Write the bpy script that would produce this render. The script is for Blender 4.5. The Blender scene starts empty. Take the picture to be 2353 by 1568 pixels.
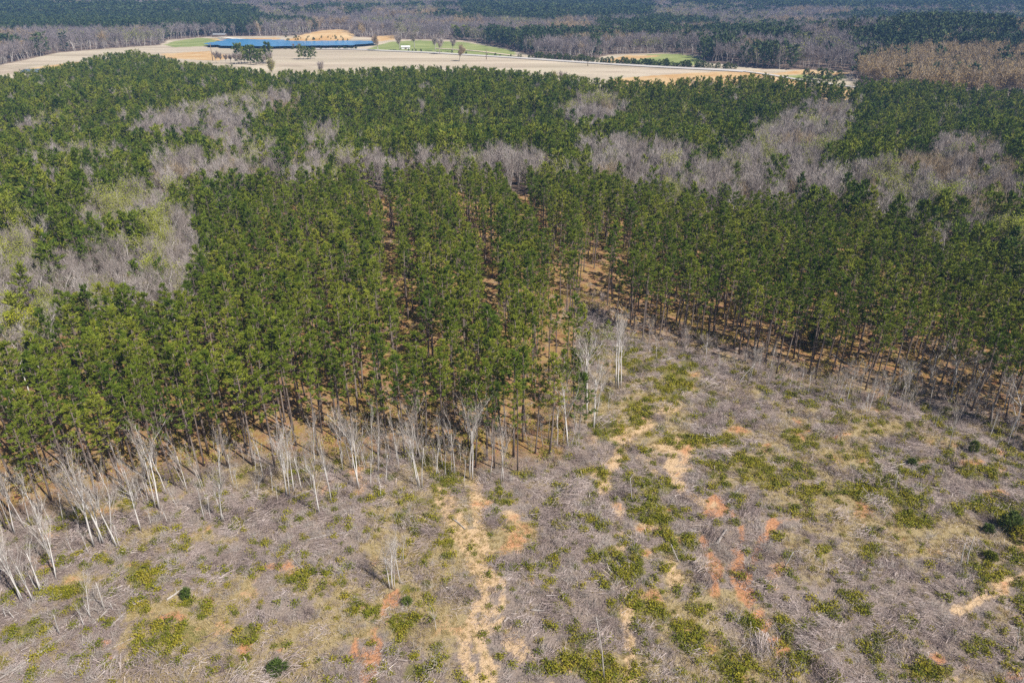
import bpy, math, random
import numpy as np
from mathutils import Vector

R = math.radians
rng = np.random.default_rng(7)
random.seed(7)
scene = bpy.context.scene
C = scene.collection

# ------------------------------------------------------------------ camera, sky, sun, exposure
CAM_H, PITCH, LENS = 70.0, 26.6, 25.5
cd = bpy.data.cameras.new('camera'); cam = bpy.data.objects.new('camera', cd); C.objects.link(cam)
cd.lens = LENS; cd.sensor_width = 36; cd.clip_start = .5; cd.clip_end = 20000
cam.location = (0, 0, CAM_H); cam.rotation_euler = (R(90 - PITCH), 0, 0)
scene.camera = cam
SUN_EL, SUN_AZ = 49.0, 129.0          # azimuth clockwise from +Y (away from the camera): behind and right
w = bpy.data.worlds.new('World'); scene.world = w; w.use_nodes = True
wt = w.node_tree; wt.nodes.clear()
sky = wt.nodes.new('ShaderNodeTexSky'); sky.sky_type = 'NISHITA'; sky.sun_disc = False
sky.sun_elevation = R(SUN_EL); sky.sun_rotation = R(SUN_AZ); sky.air_density = 1.0; sky.dust_density = .6
bg = wt.nodes.new('ShaderNodeBackground'); bg.inputs[1].default_value = .056
wo = wt.nodes.new('ShaderNodeOutputWorld')
wt.links.new(sky.outputs[0], bg.inputs[0]); wt.links.new(bg.outputs[0], wo.inputs[0])
sd = bpy.data.lights.new('sun', 'SUN'); sd.energy = 5.0; sd.angle = R(.5); sd.color = (1, .955, .88)
so = bpy.data.objects.new('sun', sd); C.objects.link(so)
sdir = Vector((math.sin(R(SUN_AZ)) * math.cos(R(SUN_EL)), math.cos(R(SUN_AZ)) * math.cos(R(SUN_EL)), math.sin(R(SUN_EL))))
so.rotation_euler = sdir.to_track_quat('Z', 'Y').to_euler(); so.location = (0, 0, 300)
vs = scene.view_settings; vs.view_transform = 'Standard'; vs.look = 'None'; vs.exposure = 0.5; vs.gamma = 1
scene.cycles.max_bounces = 5; scene.cycles.diffuse_bounces = 2; scene.cycles.glossy_bounces = 2
scene.cycles.volume_bounces = 0; scene.cycles.transparent_max_bounces = 4
scene.cycles.use_denoising = False

# ------------------------------------------------------------------ noise and terrain
_perm = rng.permutation(4096)
def _hash(ix, iy, s): return _perm[(ix * 73 + _perm[(iy * 151 + s * 17) & 4095]) & 4095] / 4095.0
def vnoise(x, y, s=0):
    x = np.asarray(x, float); y = np.asarray(y, float)
    ix = np.floor(x).astype(int); iy = np.floor(y).astype(int); fx = x - ix; fy = y - iy
    fx = fx * fx * (3 - 2 * fx); fy = fy * fy * (3 - 2 * fy)
    a = _hash(ix, iy, s); b = _hash(ix + 1, iy, s); c = _hash(ix, iy + 1, s); d = _hash(ix + 1, iy + 1, s)
    return (a * (1 - fx) + b * fx) * (1 - fy) + (c * (1 - fx) + d * fx) * fy
def fbm(x, y, s=0, o=4):
    t = 0; a = .5; n = 0
    for k in range(o):
        t = t + a * vnoise(np.asarray(x) * 2 ** k, np.asarray(y) * 2 ** k, s + k); n += a; a *= .55
    return t / n
def sstep(x, a, b):
    t = np.clip((np.asarray(x, float) - a) / (b - a), 0, 1); return t * t * (3 - 2 * t)
BUMPS = [(-237, 985, 75, 34, 9), (430, 770, 190, 120, 19), (-330, 640, 140, 70, 5), (170, 470, 140, 60, 3)]
def height(x, y):
    x = np.asarray(x, float); y = np.asarray(y, float)
    near = 1 - sstep(y, 500, 700)
    h = (fbm(x / 46, y / 46, 3, 3) - .5) * 2.0 * near
    h = h - 5 * np.exp(-((y - 335 - .12 * x) / 42) ** 2)
    for bx, by, rx, ry, bh in BUMPS:
        h = h + bh * np.exp(-((x - bx) / rx) ** 2 - ((y - by) / ry) ** 2)
    far = sstep(y, 1100, 2000)
    h = h + far * (70 * (fbm(x / 800 + 3, y / 380 + 5, 11, 3) - .42) + 8 * (fbm(x / 260, y / 120, 21, 2) - .5))
    h = h + 95 * sstep(y, 3000, 5600) * (.55 + .7 * fbm(x / 1500, y / 1500, 31, 2))
    return h

# ------------------------------------------------------------------ picture <-> ground (photograph measured on a 2352 x 1568 grid)
F = 2352 * LENS / 36; ct, st = math.cos(R(PITCH)), math.sin(R(PITCH))
def project(x, y, z):
    x = np.asarray(x, float); y = np.asarray(y, float); dz = CAM_H - np.asarray(z, float)
    dep = y * ct + dz * st; up = y * st - dz * ct
    dep = np.maximum(dep, .1)
    return 1176 + F * x / dep, 784 - F * up / dep
def ground_at(px, py, h=0.0):
    """the point of the terrain (plus h) that stands at a place in the photograph"""
    u = (px - 1176) / F; v = (py - 784) / F
    d = np.array([u, ct - v * st, -(st + v * ct)])
    t = np.geomspace(30, 9000, 1400)
    P = d[None, :] * t[:, None]; P[:, 2] += CAM_H
    below = P[:, 2] < height(P[:, 0], P[:, 1]) + h
    if not below.any(): k = len(t) - 1
    else: k = max(1, int(np.argmax(below)))
    a, b = t[k - 1], t[k]
    for _ in range(18):
        m = (a + b) / 2; p = d * m; p[2] += CAM_H
        if p[2] < float(height(p[0], p[1])) + h: b = m
        else: a = m
    p = d * b; p[2] += CAM_H
    return p[0], p[1], float(height(p[0], p[1]))
def G2(pts): return np.array([ground_at(a, b)[:2] for a, b in pts])
def inpoly(px, py, poly):
    poly = np.asarray(poly, float); n = len(poly); res = np.zeros(np.shape(px), bool); j = n - 1
    for i in range(n):
        xi, yi = poly[i]; xj, yj = poly[j]
        c = ((yi > py) != (yj > py)) & (px < (xj - xi) * (py - yi) / (yj - yi + 1e-12) + xi)
        res ^= c; j = i
    return res
def line_y(line, x):
    a = np.asarray(line, float); return np.interp(x, a[:, 0], a[:, 1])
def seg_dist(x, y, pts):
    d = np.full(np.shape(x), 1e9)
    for (ax, ay), (bx, by) in zip(pts[:-1], pts[1:]):
        vx, vy = bx - ax, by - ay; L = vx * vx + vy * vy + 1e-9
        t = np.clip(((x - ax) * vx + (y - ay) * vy) / L, 0, 1)
        d = np.minimum(d, np.hypot(x - ax - t * vx, y - ay - t * vy))
    return d

# edge of the clearing, far edge of the woods, near edge of the far woods
EDGE = [(-500, 1390), (0, 1228), (60, 1200), (130, 1190), (200, 1165), (330, 1130), (450, 1112), (560, 1085), (700, 1072), (850, 1055),
        (960, 1050), (1060, 1088), (1180, 1092), (1290, 1070), (1325, 960), (1318, 860), (1310, 770), (1322, 722), (1370, 718), (1425, 768), (1449, 786),
        (1592, 800), (1658, 828), (1766, 866), (1853, 896), (1989, 908), (2088, 922), (2231, 952), (2351, 1022), (2800, 1210)]
T_FAR = [(-500, 330), (0, 178), (60, 168), (130, 156), (200, 137), (250, 128), (310, 120), (360, 128), (400, 142), (500, 154), (640, 168), (720, 168), (800, 163),
         (940, 158), (1070, 158), (1200, 168), (1300, 177), (1400, 190), (1500, 190), (1600, 183), (1750, 176), (1850, 186), (1950, 202), (1990, 194),
         (2100, 186), (2352, 210), (2800, 240)]
FB = [(-500, 330), (0, 150), (60, 138), (130, 122), (250, 112), (370, 104), (385, 92), (480, 85), (640, 83), (740, 84), (810, 84),
      (850, 88), (930, 91), (1060, 92), (1120, 104), (1180, 116), (1224, 130), (1282, 138), (1370, 138), (1378, 132), (1400, 126), (1540, 122),
      (1610, 128), (1615, 142), (1755, 160), (1850, 160), (1948, 166), (1985, 200), (2122, 226), (2352, 252), (2800, 290)]
T_FAR = [(a, b - 8) for a, b in T_FAR]
# far edge of the plantation (crown tops)
STAND_TOP = [(-500, 900), (0, 775), (40, 742), (130, 645), (280, 640), (420, 640), (432, 560), (470, 480), (540, 430), (600, 392), (800, 367), (1100, 357),
             (1330, 372), (1450, 402), (1600, 417), (1800, 432), (1960, 442), (2060, 470), (2130, 500), (2250, 545), (2352, 605), (2800, 800)]
LANES = [G2([(a * .859, b * .859) for a, b in l]) for l in (
    [(1150, 1090), (1128, 1031), (1080, 909), (1055, 799), (1063, 705), (1035, 652), (1002, 607), (985, 575)],
    [(1330, 1020), (1320, 960), (1318, 900), (1303, 827), (1290, 770), (1243, 656), (1214, 562), (1200, 520)],
    [(1500, 800), (1471, 737), (1440, 689), (1406, 644), (1386, 590), (1370, 550)])]
OPEN = [[(1310, 700), (1340, 620), (1385, 590), (1425, 600), (1440, 660), (1440, 740), (1380, 740)]]
HARD = [  # bare hardwoods among the pines, by their crown tops
    [(330, 262), (400, 232), (480, 215), (660, 197), (700, 214), (640, 238), (570, 262), (540, 300), (470, 275), (370, 280)],
    [(420, 275), (560, 290), (625, 322), (560, 335), (470, 310)], [(690, 270), (760, 258), (790, 312), (705, 322)],
    [(340, 322), (430, 335), (560, 337), (800, 327), (1000, 332), (1180, 322), (1290, 347), (1360, 375), (1100, 364), (800, 374), (620, 390), (540, 375), (400, 402), (350, 372)],
    [(165, 430), (240, 400), (330, 385), (385, 372), (400, 420), (360, 460), (270, 482), (180, 472)],
    [(-400, 520), (0, 510), (70, 470), (100, 490), (85, 590), (0, 640), (-400, 700)],
    [(70, 600), (150, 540), (200, 562), (300, 560), (420, 575), (425, 645), (280, 652), (130, 642), (60, 700), (0, 765), (-400, 850), (-400, 660), (0, 650)],
    [(330, 470), (400, 455), (450, 500), (420, 560), (340, 560)],
    [(1285, 232), (1340, 203), (1410, 203), (1440, 226), (1385, 262), (1350, 290), (1300, 280)],
    [(1340, 305), (1450, 296), (1560, 312), (1640, 325), (1720, 288), (1780, 262), (1850, 218), (1960, 218), (1955, 290), (1890, 345), (1960, 360),
     (2050, 340), (2130, 320), (2190, 285), (2290, 295), (2330, 350), (2360, 420), (2352, 600), (2250, 545), (2130, 500), (2060, 450), (1960, 415), (1800, 432), (1600, 417), (1440, 402), (1350, 378)]]
SPARSE = [[(2070, 470), (2140, 430), (2352, 440), (2800, 470), (2800, 800), (2352, 605), (2250, 545), (2130, 500)]]
RED = [[(1975, 125), (2050, 96), (2200, 86), (2352, 98), (2900, 110), (2900, 260), (2352, 216), (2150, 190), (1975, 184)]]
FARPINE = [[(-500, 5), (0, 3), (300, 8), (560, 18), (600, 30), (560, 50), (300, 55), (0, 60), (-500, 80)],
           [(1060, 6), (1480, 0), (1500, 30), (1400, 36), (1200, 40), (1080, 30)], [(270, 80), (330, 72), (385, 78), (385, 100), (270, 104)],
           [(1640, 58), (1850, 64), (1860, 76), (1640, 72)], [(2050, 30), (2300, 36), (2352, 60), (2060, 66)], [(1380, 46), (1640, 38), (1640, 50), (1380, 58)],
           [(1615, 118), (1700, 108), (1760, 118), (1730, 146), (1615, 138)], [(1955, 148), (1995, 142), (2010, 172), (1960, 176)], [(1120, 62), (1240, 70), (1240, 84), (1120, 84)],
           [(1580, 86), (1700, 80), (1700, 92), (1580, 98)], [(1700, 0), (2000, -6), (2352, -6), (2352, 12), (1800, 16)]]
BARE_FAR = [[(640, 97), (680, 84), (740, 70), (790, 68), (815, 80), (800, 97), (700, 99)], [(1060, 70), (1140, 67), (1150, 75), (1070, 78)],
            [(843, 60), (914, 56), (914, 62), (850, 65)], [(860, 84), (905, 82), (905, 92), (860, 96)], [(1560, 22), (1640, 18), (1650, 26), (1560, 30)], [(1780, 8), (1830, 6), (1830, 12), (1780, 14)]]
POND = [(466, 107), (486, 104), (504, 99), (516, 97), (500, 94), (560, 92.5), (640, 92.5), (655, 96), (700, 97.5), (800, 97.5), (858, 99.5), (872, 103), (850, 107), (800, 111), (700, 112), (600, 113), (520, 112), (484, 110)]
POND2 = [(52, 166), (64, 161), (110, 159), (138, 161), (134, 168), (110, 172), (72, 171)]
GREEN_FAR = [[(378, 104), (395, 96), (450, 88), (520, 88), (500, 99), (466, 107), (400, 109)], [(845, 112), (872, 103), (900, 96), (960, 93), (1065, 97), (1120, 106), (1185, 118), (1190, 132), (1080, 126), (980, 120), (860, 115)],
             [(1415, 143), (1440, 130), (1500, 125), (1560, 124), (1608, 132), (1605, 150), (1500, 150)], [(1760, 176), (1850, 172), (1945, 175), (1940, 182), (1800, 180)]]
STRAW_FAR = [[(1376, 142), (1440, 127), (1520, 128), (1450, 140), (1420, 146)], [(1400, 182), (1500, 174), (1600, 167), (1740, 164), (1860, 186), (1960, 205), (1960, 240), (1400, 240)],
             [(1758, 172), (1850, 160), (1945, 168), (1945, 174), (1850, 171)], [(480, 89), (645, 87), (645, 92), (500, 94)], [(370, 124), (480, 118), (540, 132), (500, 140), (380, 134)], [(60, 158), (120, 150), (200, 140), (180, 150), (60, 162)]]
def any_poly(px, py, L):
    r = np.zeros(np.shape(px), bool)
    for p in L: r |= inpoly(px, py, p)
    return r

# ------------------------------------------------------------------ object helpers
def tag(o, label=None, cat=None, group=None, kind=None):
    if label: o['label'] = label
    if cat: o['category'] = cat
    if group: o['group'] = group
    if kind: o['kind'] = kind
    return o
class MB:
    def __init__(s): s.v = []; s.f = []; s.m = []; s.n = 0
    def add(s, V, Fc, mi=0):
        V = np.asarray(V, float).reshape(-1, 3)
        s.v.append(V); s.f += [tuple(i + s.n for i in f) for f in Fc]; s.m += [mi] * len(Fc); s.n += len(V)
    def tube(s, pts, rad, sides=5, mi=0):
        pts = np.asarray(pts, float); V = []
        for i, p in enumerate(pts):
            d = pts[min(i + 1, len(pts) - 1)] - pts[max(i - 1, 0)]; d = d / (np.linalg.norm(d) + 1e-9)
            a = np.cross(d, (0, 0, 1) if abs(d[2]) < .9 else (1, 0, 0)); a /= np.linalg.norm(a); b = np.cross(d, a)
            for k in range(sides):
                t = 2 * math.pi * k / sides; V.append(p + rad[i] * (a * math.cos(t) + b * math.sin(t)))
        Fc = []
        for i in range(len(pts) - 1):
            for k in range(sides):
                k2 = (k + 1) % sides; Fc.append((i * sides + k, i * sides + k2, (i + 1) * sides + k2, (i + 1) * sides + k))
        Fc.append(tuple(range((len(pts) - 1) * sides, len(pts) * sides))); Fc.append(tuple(reversed(range(sides))))
        s.add(V, Fc, mi)
    def blades(s, c, d, wid, mi=0, quad=False):
        """thin triangles (or leaf-shaped quads) from points c along vectors d"""
        c = np.asarray(c, float); d = np.asarray(d, float); n = len(c)
        r = rng.normal(size=(n, 3)); side = np.cross(d, r); side /= np.linalg.norm(side, axis=1)[:, None] + 1e-9
        side *= np.asarray(wid).reshape(-1, 1) if np.ndim(wid) else wid
        if quad:
            V = np.stack([c, c + d * .5 + side, c + d, c + d * .5 - side], 1).reshape(-1, 3)
            Fc = [(4 * i, 4 * i + 1, 4 * i + 2, 4 * i + 3) for i in range(n)]
        else:
            V = np.stack([c - side, c + side, c + d], 1).reshape(-1, 3)
            Fc = [(3 * i, 3 * i + 1, 3 * i + 2) for i in range(n)]
        s.add(V, Fc, mi)
    def mesh(s, name, mats, smooth=False):
        me = bpy.data.meshes.new(name)
        V = np.concatenate(s.v) if s.v else np.zeros((0, 3))
        me.from_pydata(V.tolist(), [], s.f)
        for m in mats: me.materials.append(m)
        me.polygons.foreach_set('material_index', s.m)
        if smooth: me.polygons.foreach_set('use_smooth', [True] * len(s.f))
        me.update(); return me
def link(name, me, parent=None, loc=(0, 0, 0), rot=(0, 0, 0), scl=(1, 1, 1)):
    o = bpy.data.objects.new(name, me); C.objects.link(o); o.location = loc; o.rotation_euler = rot; o.scale = scl
    if parent: o.parent = parent
    return o

# ------------------------------------------------------------------ materials
def nd(nt, t, **k):
    n = nt.nodes.new(t)
    for a, b in k.items():
        if a[0] == 'i' and a[1:].isdigit(): n.inputs[int(a[1:])].default_value = b
        else: setattr(n, a, b)
    return n
def mixc(nt, fac, a, b, blend='MIX'):
    n = nt.nodes.new('ShaderNodeMix'); n.data_type = 'RGBA'; n.blend_type = blend
    for sock, val in ((n.inputs[0], fac), (n.inputs[6], a), (n.inputs[7], b)):
        if isinstance(val, bpy.types.NodeSocket): nt.links.new(val, sock)
        elif isinstance(val, (int, float)): sock.default_value = val
        else: sock.default_value = (*val[:3], 1)
    return n.outputs[2]
def plant_mat(name, cols, rough=.75, trans=0.0, nscale=.35, vary=1.0):
    """colour differs from plant to plant (object random) and in patches through each plant"""
    m = bpy.data.materials.new(name); m.use_nodes = True; nt = m.node_tree; L = nt.links
    b = nt.nodes['Principled BSDF']; b.inputs['Roughness'].default_value = rough; b.inputs['Specular IOR Level'].default_value = .25
    oi = nd(nt, 'ShaderNodeObjectInfo'); rmp = nd(nt, 'ShaderNodeValToRGB')
    e = rmp.color_ramp.elements
    while len(e) < len(cols): e.new(.5)
    for i, c in enumerate(cols): e[i].position = i / max(1, len(cols) - 1); e[i].color = (*c, 1)
    tc = nd(nt, 'ShaderNodeTexCoord'); nz = nd(nt, 'ShaderNodeTexNoise'); nz.inputs['Scale'].default_value = nscale * 4
    L.new(tc.outputs['Object'], nz.inputs['Vector'])
    ge = nd(nt, 'ShaderNodeNewGeometry')
    ma = nd(nt, 'ShaderNodeMath', operation='MULTIPLY_ADD', i1=.5 * vary); L.new(nz.outputs[0], ma.inputs[0]); L.new(oi.outputs['Random'], ma.inputs[2])
    mb = nd(nt, 'ShaderNodeMath', operation='MULTIPLY_ADD', i1=.35 * vary); L.new(ge.outputs['Random Per Island'], mb.inputs[0]); L.new(ma.outputs[0], mb.inputs[2])
    mc = nd(nt, 'ShaderNodeMath', operation='MULTIPLY', i1=.6); L.new(mb.outputs[0], mc.inputs[0])
    L.new(mc.outputs[0], rmp.inputs[0]); L.new(rmp.outputs[0], b.inputs['Base Color'])
    if trans:
        tr = nd(nt, 'ShaderNodeBsdfTranslucent'); L.new(rmp.outputs[0], tr.inputs[0])
        mx = nd(nt, 'ShaderNodeMixShader', i0=trans); L.new(b.outputs[0], mx.inputs[1]); L.new(tr.outputs[0], mx.inputs[2])
        L.new(mx.outputs[0], nt.nodes['Material Output'].inputs[0])
    return m
def solid_mat(name, c1, c2, scale=3, rough=.8, spec=.2):
    m = bpy.data.materials.new(name); m.use_nodes = True; nt = m.node_tree
    b = nt.nodes['Principled BSDF']; b.inputs['Roughness'].default_value = rough; b.inputs['Specular IOR Level'].default_value = spec
    tc = nd(nt, 'ShaderNodeTexCoord'); nz = nd(nt, 'ShaderNodeTexNoise'); nz.inputs['Scale'].default_value = scale; nz.inputs['Detail'].default_value = 5
    nt.links.new(tc.outputs['Object'], nz.inputs[0])
    nt.links.new(mixc(nt, nz.outputs[0], c1, c2), b.inputs['Base Color']); return m
M = {
 'needle': plant_mat('pine_needles', [(.028, .060, .005), (.085, .132, .009), (.17, .205, .016), (.30, .30, .035)], trans=.1),
 'needle_dark': plant_mat('dark_pine_needles', [(.022, .050, .006), (.070, .112, .009), (.145, .180, .015), (.26, .265, .032)], trans=.1),
 'pinebark': plant_mat('pine_bark', [(.10, .075, .065), (.17, .13, .11), (.25, .20, .17)]),
 'bark': plant_mat('grey_bark', [(.26, .23, .21), (.40, .36, .33), (.54, .50, .46)]),
 'white': plant_mat('pale_bark', [(.46, .43, .40), (.60, .56, .53), (.74, .70, .66)]),
 'twig': plant_mat('grey_twigs', [(.19, .155, .14), (.32, .27, .245), (.46, .41, .375)]),
 'redtwig': plant_mat('budding_twigs', [(.22, .17, .13), (.32, .25, .18), (.42, .33, .21)]),
 'bud': plant_mat('spring_leaves', [(.22, .26, .03), (.33, .36, .045), (.42, .42, .07)], trans=.25),
 'rust': plant_mat('rusty_buds', [(.28, .19, .07), (.36, .25, .10), (.42, .28, .10)], trans=.2),
 'yellow': plant_mat('yellow_green_leaves', [(.30, .32, .02), (.42, .42, .03), (.5, .5, .05)], trans=.25),
 'stick': plant_mat('weathered_sticks', [(.08, .055, .05), (.22, .165, .15), (.40, .32, .295), (.62, .54, .50)]),
 'dead': plant_mat('dry_twigs', [(.22, .18, .16), (.38, .33, .29), (.54, .49, .45)]),
 'shrub': plant_mat('low_shrub_leaves', [(.07, .095, .008), (.15, .165, .010), (.27, .25, .018), (.36, .28, .035)], trans=.15),
 'straw': plant_mat('straw_grass', [(.36, .27, .11), (.50, .39, .18), (.60, .50, .26)], trans=.2),
 'cedar': plant_mat('cedar_foliage', [(.04, .075, .012), (.08, .115, .018), (.15, .175, .03)], trans=.1),
 'log': plant_mat('weathered_log', [(.26, .22, .20), (.38, .34, .31), (.50, .46, .42)]),
}

# ------------------------------------------------------------------ terrain sheet with painted zones
NX, ys = 640, [-60.0]
while ys[-1] < 9000: ys.append(ys[-1] + max(.72, .0062 * (ys[-1] + 60)) * (1 if ys[-1] < 1300 else 2))
ys = np.array(ys); ss = np.linspace(-1.25, 1.25, NX)
Y, S = np.meshgrid(ys, ss, indexing='ij'); X = S * (Y + 125); Z = height(X, Y)
PX, PY = project(X, Y, Z)
x1, y1 = X.ravel(), Y.ravel(); px, py = PX.ravel(), PY.ravel()
wob = (fbm(x1 / 2.6, y1 / 2.6, 40, 4) - .5); wob2 = (fbm(x1 / 9, y1 / 9, 50, 4) - .5)
near = (y1 > 30) & (y1 < 260)
def blobs(L, soft=.45):
    out = np.zeros(len(x1)); I = np.where(near)[0]
    for (a, b, rx, ry) in L:
        cx, cy, _ = ground_at(a, b); x2, y2, _ = ground_at(a + rx, b); ex = abs(x2 - cx)
        _, ya, _ = ground_at(a, b - ry); _, yb, _ = ground_at(a, b + ry); ey = abs(ya - yb) / 2
        d = np.hypot((x1[I] - cx) / ex, (y1[I] - cy) / ey)
        out[I] = np.maximum(out[I], np.clip((1.15 - d) / (soft * 2.2), 0, 1))
    return out
def strokes(L, soft=1.0):
    out = np.zeros(len(x1)); I = np.where(near)[0]
    for pts, wd in L:
        d = seg_dist(x1[I], y1[I], G2(pts)) + wob2[I] * 1.2; d = np.where(d < .45 * (wd > 1.7), .55 * wd, d) + np.clip(fbm(x1[I] / 2, y1[I] / 7, 64, 3) - .5, 0, 1) * 1.6
        out[I] = np.maximum(out[I], np.clip((wd / 2 - d) / soft + .5, 0, 1))
    return out
GREEN_B = [(1500, 860, 60, 45), (1450, 930, 50, 50), (1540, 915, 30, 25), (1400, 990, 45, 35), (1450, 820, 30, 30), (1560, 870, 25, 35), (1590, 830, 30, 20), (1600, 1012, 90, 20), (1760, 895, 40, 12), (1830, 905, 30, 10),
    (1840, 1015, 40, 18), (1760, 1090, 110, 50), (1850, 1110, 75, 42), (1960, 1120, 40, 26), (1500, 1120, 70, 40), (1400, 1105, 60, 30), (1300, 1120, 40, 14), (1200, 1090, 40, 12), (1160, 1140, 30, 16), (1020, 1110, 30, 40),
    (960, 1150, 60, 24), (1030, 1250, 18, 40), (330, 1320, 70, 30), (320, 1390, 30, 20), (420, 1255, 40, 16), (600, 1245, 22, 10), (560, 1190, 14, 10), (670, 1330, 40, 14), (930, 1350, 20, 25), (850, 1400, 60, 26),
    (400, 1470, 75, 40), (210, 1540, 60, 25), (470, 1400, 40, 16), (900, 1440, 60, 36), (960, 1540, 50, 26), (2080, 1140, 70, 26), (2110, 1200, 50, 18), (2290, 1170, 70, 34), (2250, 1090, 44, 20), (2180, 1170, 40, 16),
    (2000, 1270, 40, 18), (1900, 1260, 36, 20), (1970, 1400, 30, 34), (2010, 1470, 80, 36), (1900, 1400, 50, 20), (2290, 1325, 40, 15), (1560, 1250, 60, 50), (1520, 1180, 60, 40), (2240, 1480, 60, 30), (1330, 1470, 60, 60),
    (1430, 1400, 60, 50), (1560, 1480, 70, 60), (1420, 1290, 60, 50), (1650, 1520, 60, 40), (1380, 1540, 60, 30), (1820, 1500, 70, 40), (2100, 1090, 60, 18), (1990, 1040, 30, 14), (60, 1450, 60, 26), (140, 1360, 50, 18),
    (560, 1460, 40, 24), (640, 1480, 30, 20), (1500, 1420, 50, 40), (1720, 1440, 30, 30), (80, 1540, 40, 20), (2140, 1540, 60, 20), (1100, 1560, 50, 14), (1250, 1540, 50, 20)]
ORANGE_B = [(1695, 985, 56, 13), (1765, 1022, 20, 10), (1830, 968, 14, 12), (1862, 986, 16, 14), (1650, 1180, 42, 22), (1668, 1160, 40, 10), (400, 1415, 55, 10), (480, 1380, 20, 12), (560, 1490, 18, 14), (240, 1475, 16, 14),
    (2330, 1555, 50, 20), (2155, 1512, 22, 14), (1920, 1005, 10, 5), (1945, 1023, 10, 4), (1540, 1170, 20, 10), (250, 1510, 14, 10), (640, 1490, 20, 10), (2320, 1340, 30, 12), (1990, 1290, 18, 8), (700, 1510, 14, 8), (440, 1230, 10, 6), (1555, 1478, 14, 8)]
TAN_B = [(1500, 1035, 120, 40), (1430, 985, 55, 60), (1380, 1080, 50, 30), (1650, 975, 80, 16), (1430, 1062, 46, 26), (1490, 1085, 60, 16), (1400, 1110, 20, 20), (1560, 1020, 60, 18), (1130, 1130, 22, 20), (1170, 1180, 24, 14), (1530, 970, 40, 22), (1460, 1010, 50, 18), (1360, 1010, 26, 40), (30, 1500, 50, 24),
    (2270, 1440, 60, 20), (2200, 1560, 40, 14), (1560, 1080, 40, 12), (1100, 1500, 36, 26), (1480, 1210, 30, 14), (1540, 1310, 16, 40), (1470, 1480, 30, 40), (1200, 1540, 40, 16), (1330, 1180, 50, 20), (1000, 1000, 30, 40), (930, 740, 26, 60)]
STRAW_B = [(1390, 870, 70, 120), (1480, 960, 90, 70), (230, 1330, 150, 40), (420, 1480, 120, 60), (1550, 1300, 160, 120), (130, 1480, 110, 60), (300, 1300, 70, 22), (1400, 1010, 60, 50), (1470, 830, 50, 40), (1240, 1110, 100, 14), (30, 1510, 60, 30), (1170, 1060, 60, 16), (940, 760, 40, 80), (1180, 980, 40, 70), (1350, 900, 60, 150), (1400, 900, 40, 90), (2280, 1430, 90, 30), (1640, 810, 160, 14), (1930, 895, 150, 12), (1480, 1400, 120, 120)]
TRACKS_TAN = [([(1015, 1130), (1045, 1190), (1068, 1230), (1085, 1260), (1105, 1300), (1130, 1350), (1140, 1385), (1125, 1400)], 2.8), ([(1092, 1100), (1098, 1180), (1100, 1240), (1120, 1300)], 1.8),
    ([(1110, 1400), (1090, 1450), (1085, 1500), (1110, 1568)], 3.0), ([(1130, 1400), (1170, 1460), (1230, 1540), (1280, 1600)], 1.8), ([(1420, 1180), (1430, 1290), (1440, 1400), (1450, 1580)], 1.0),
    ([(1530, 1170), (1545, 1290), (1550, 1340)], .9), ([(1580, 915), (1510, 960), (1440, 1010), (1400, 1090), (1385, 1130)], 1.6), ([(1560, 1010), (1540, 1070), (1570, 1130), (1640, 1160)], 1.6), ([(2200, 1400), (2300, 1340), (2400, 1310)], 1.4)]
TRACKS_OR = [([(1640, 1150), (1690, 1200), (1690, 1270), (1700, 1330), (1735, 1400), (1770, 1450), (1795, 1490)], 1.9), ([(1620, 1240), (1650, 1300), (1640, 1360)], 1.2), ([(905, 1365), (880, 1420), (862, 1480), (850, 1530), (840, 1580)], 1.0),
    ([(835, 1390), (828, 1450), (822, 1500)], .8), ([(1780, 1200), (1740, 1260), (1720, 1330)], 1.0)]
lit = fbm(x1 / 4, y1 / 4, 60, 4)
green = np.clip(blobs(GREEN_B) * 1.2 + (wob + wob2 * .8) * 2.4 - .05, 0, 1) * (blobs(GREEN_B) > 0)
orange = np.clip(np.maximum(blobs(ORANGE_B) * 1.25, strokes(TRACKS_OR, 1.6) * 1.9) + (wob + wob2 * .5) * 2.4 - .2, 0, 1)
tan = np.clip(np.maximum(blobs(TAN_B, .8) * 1.1, strokes(TRACKS_TAN, 1.6) * 1.7) + (wob + wob2 * .5) * 2.2 - .15, 0, 1)
straw = np.clip(np.maximum(blobs(STRAW_B, .7) * .9, sstep(fbm(x1 / 13, y1 / 13, 66, 3), .47, .62) * .9) + wob * 1.4 - .1, 0, 1)
edge_y = line_y(EDGE, px); fb_y = line_y(FB, px); tf_y = line_y(T_FAR, px)
in_clear = (py > edge_y) & (y1 < 260)
stand_g = (py <= edge_y + 14) & (y1 < 300)
ty1 = project(x1, y1, Z.ravel() + 13)[1]
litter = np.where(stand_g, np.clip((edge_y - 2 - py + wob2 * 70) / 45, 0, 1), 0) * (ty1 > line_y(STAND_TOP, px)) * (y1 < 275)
field = (py < tf_y + 54) & (py > fb_y) & (px < 1975) & (y1 > 280)
fieldm = field.astype(float)
greenf = (any_poly(px, py, GREEN_FAR) & (y1 > 280)).astype(float)
strawf = ((any_poly(px, py, STRAW_FAR) | any_poly(px, py, BARE_FAR)) & (y1 > 280)).astype(float)
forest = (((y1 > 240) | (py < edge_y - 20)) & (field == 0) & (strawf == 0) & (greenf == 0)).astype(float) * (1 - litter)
nv = len(x1)
me = bpy.data.meshes.new('ground')
me.vertices.add(nv); me.vertices.foreach_set('co', np.stack([x1, y1, Z.ravel()], 1).ravel())
ny = len(ys); I = np.arange((ny - 1) * NX).reshape(ny - 1, NX)[:, :-1].ravel()
quads = np.stack([I, I + 1, I + NX + 1, I + NX], 1)
nf = len(quads)
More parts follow.
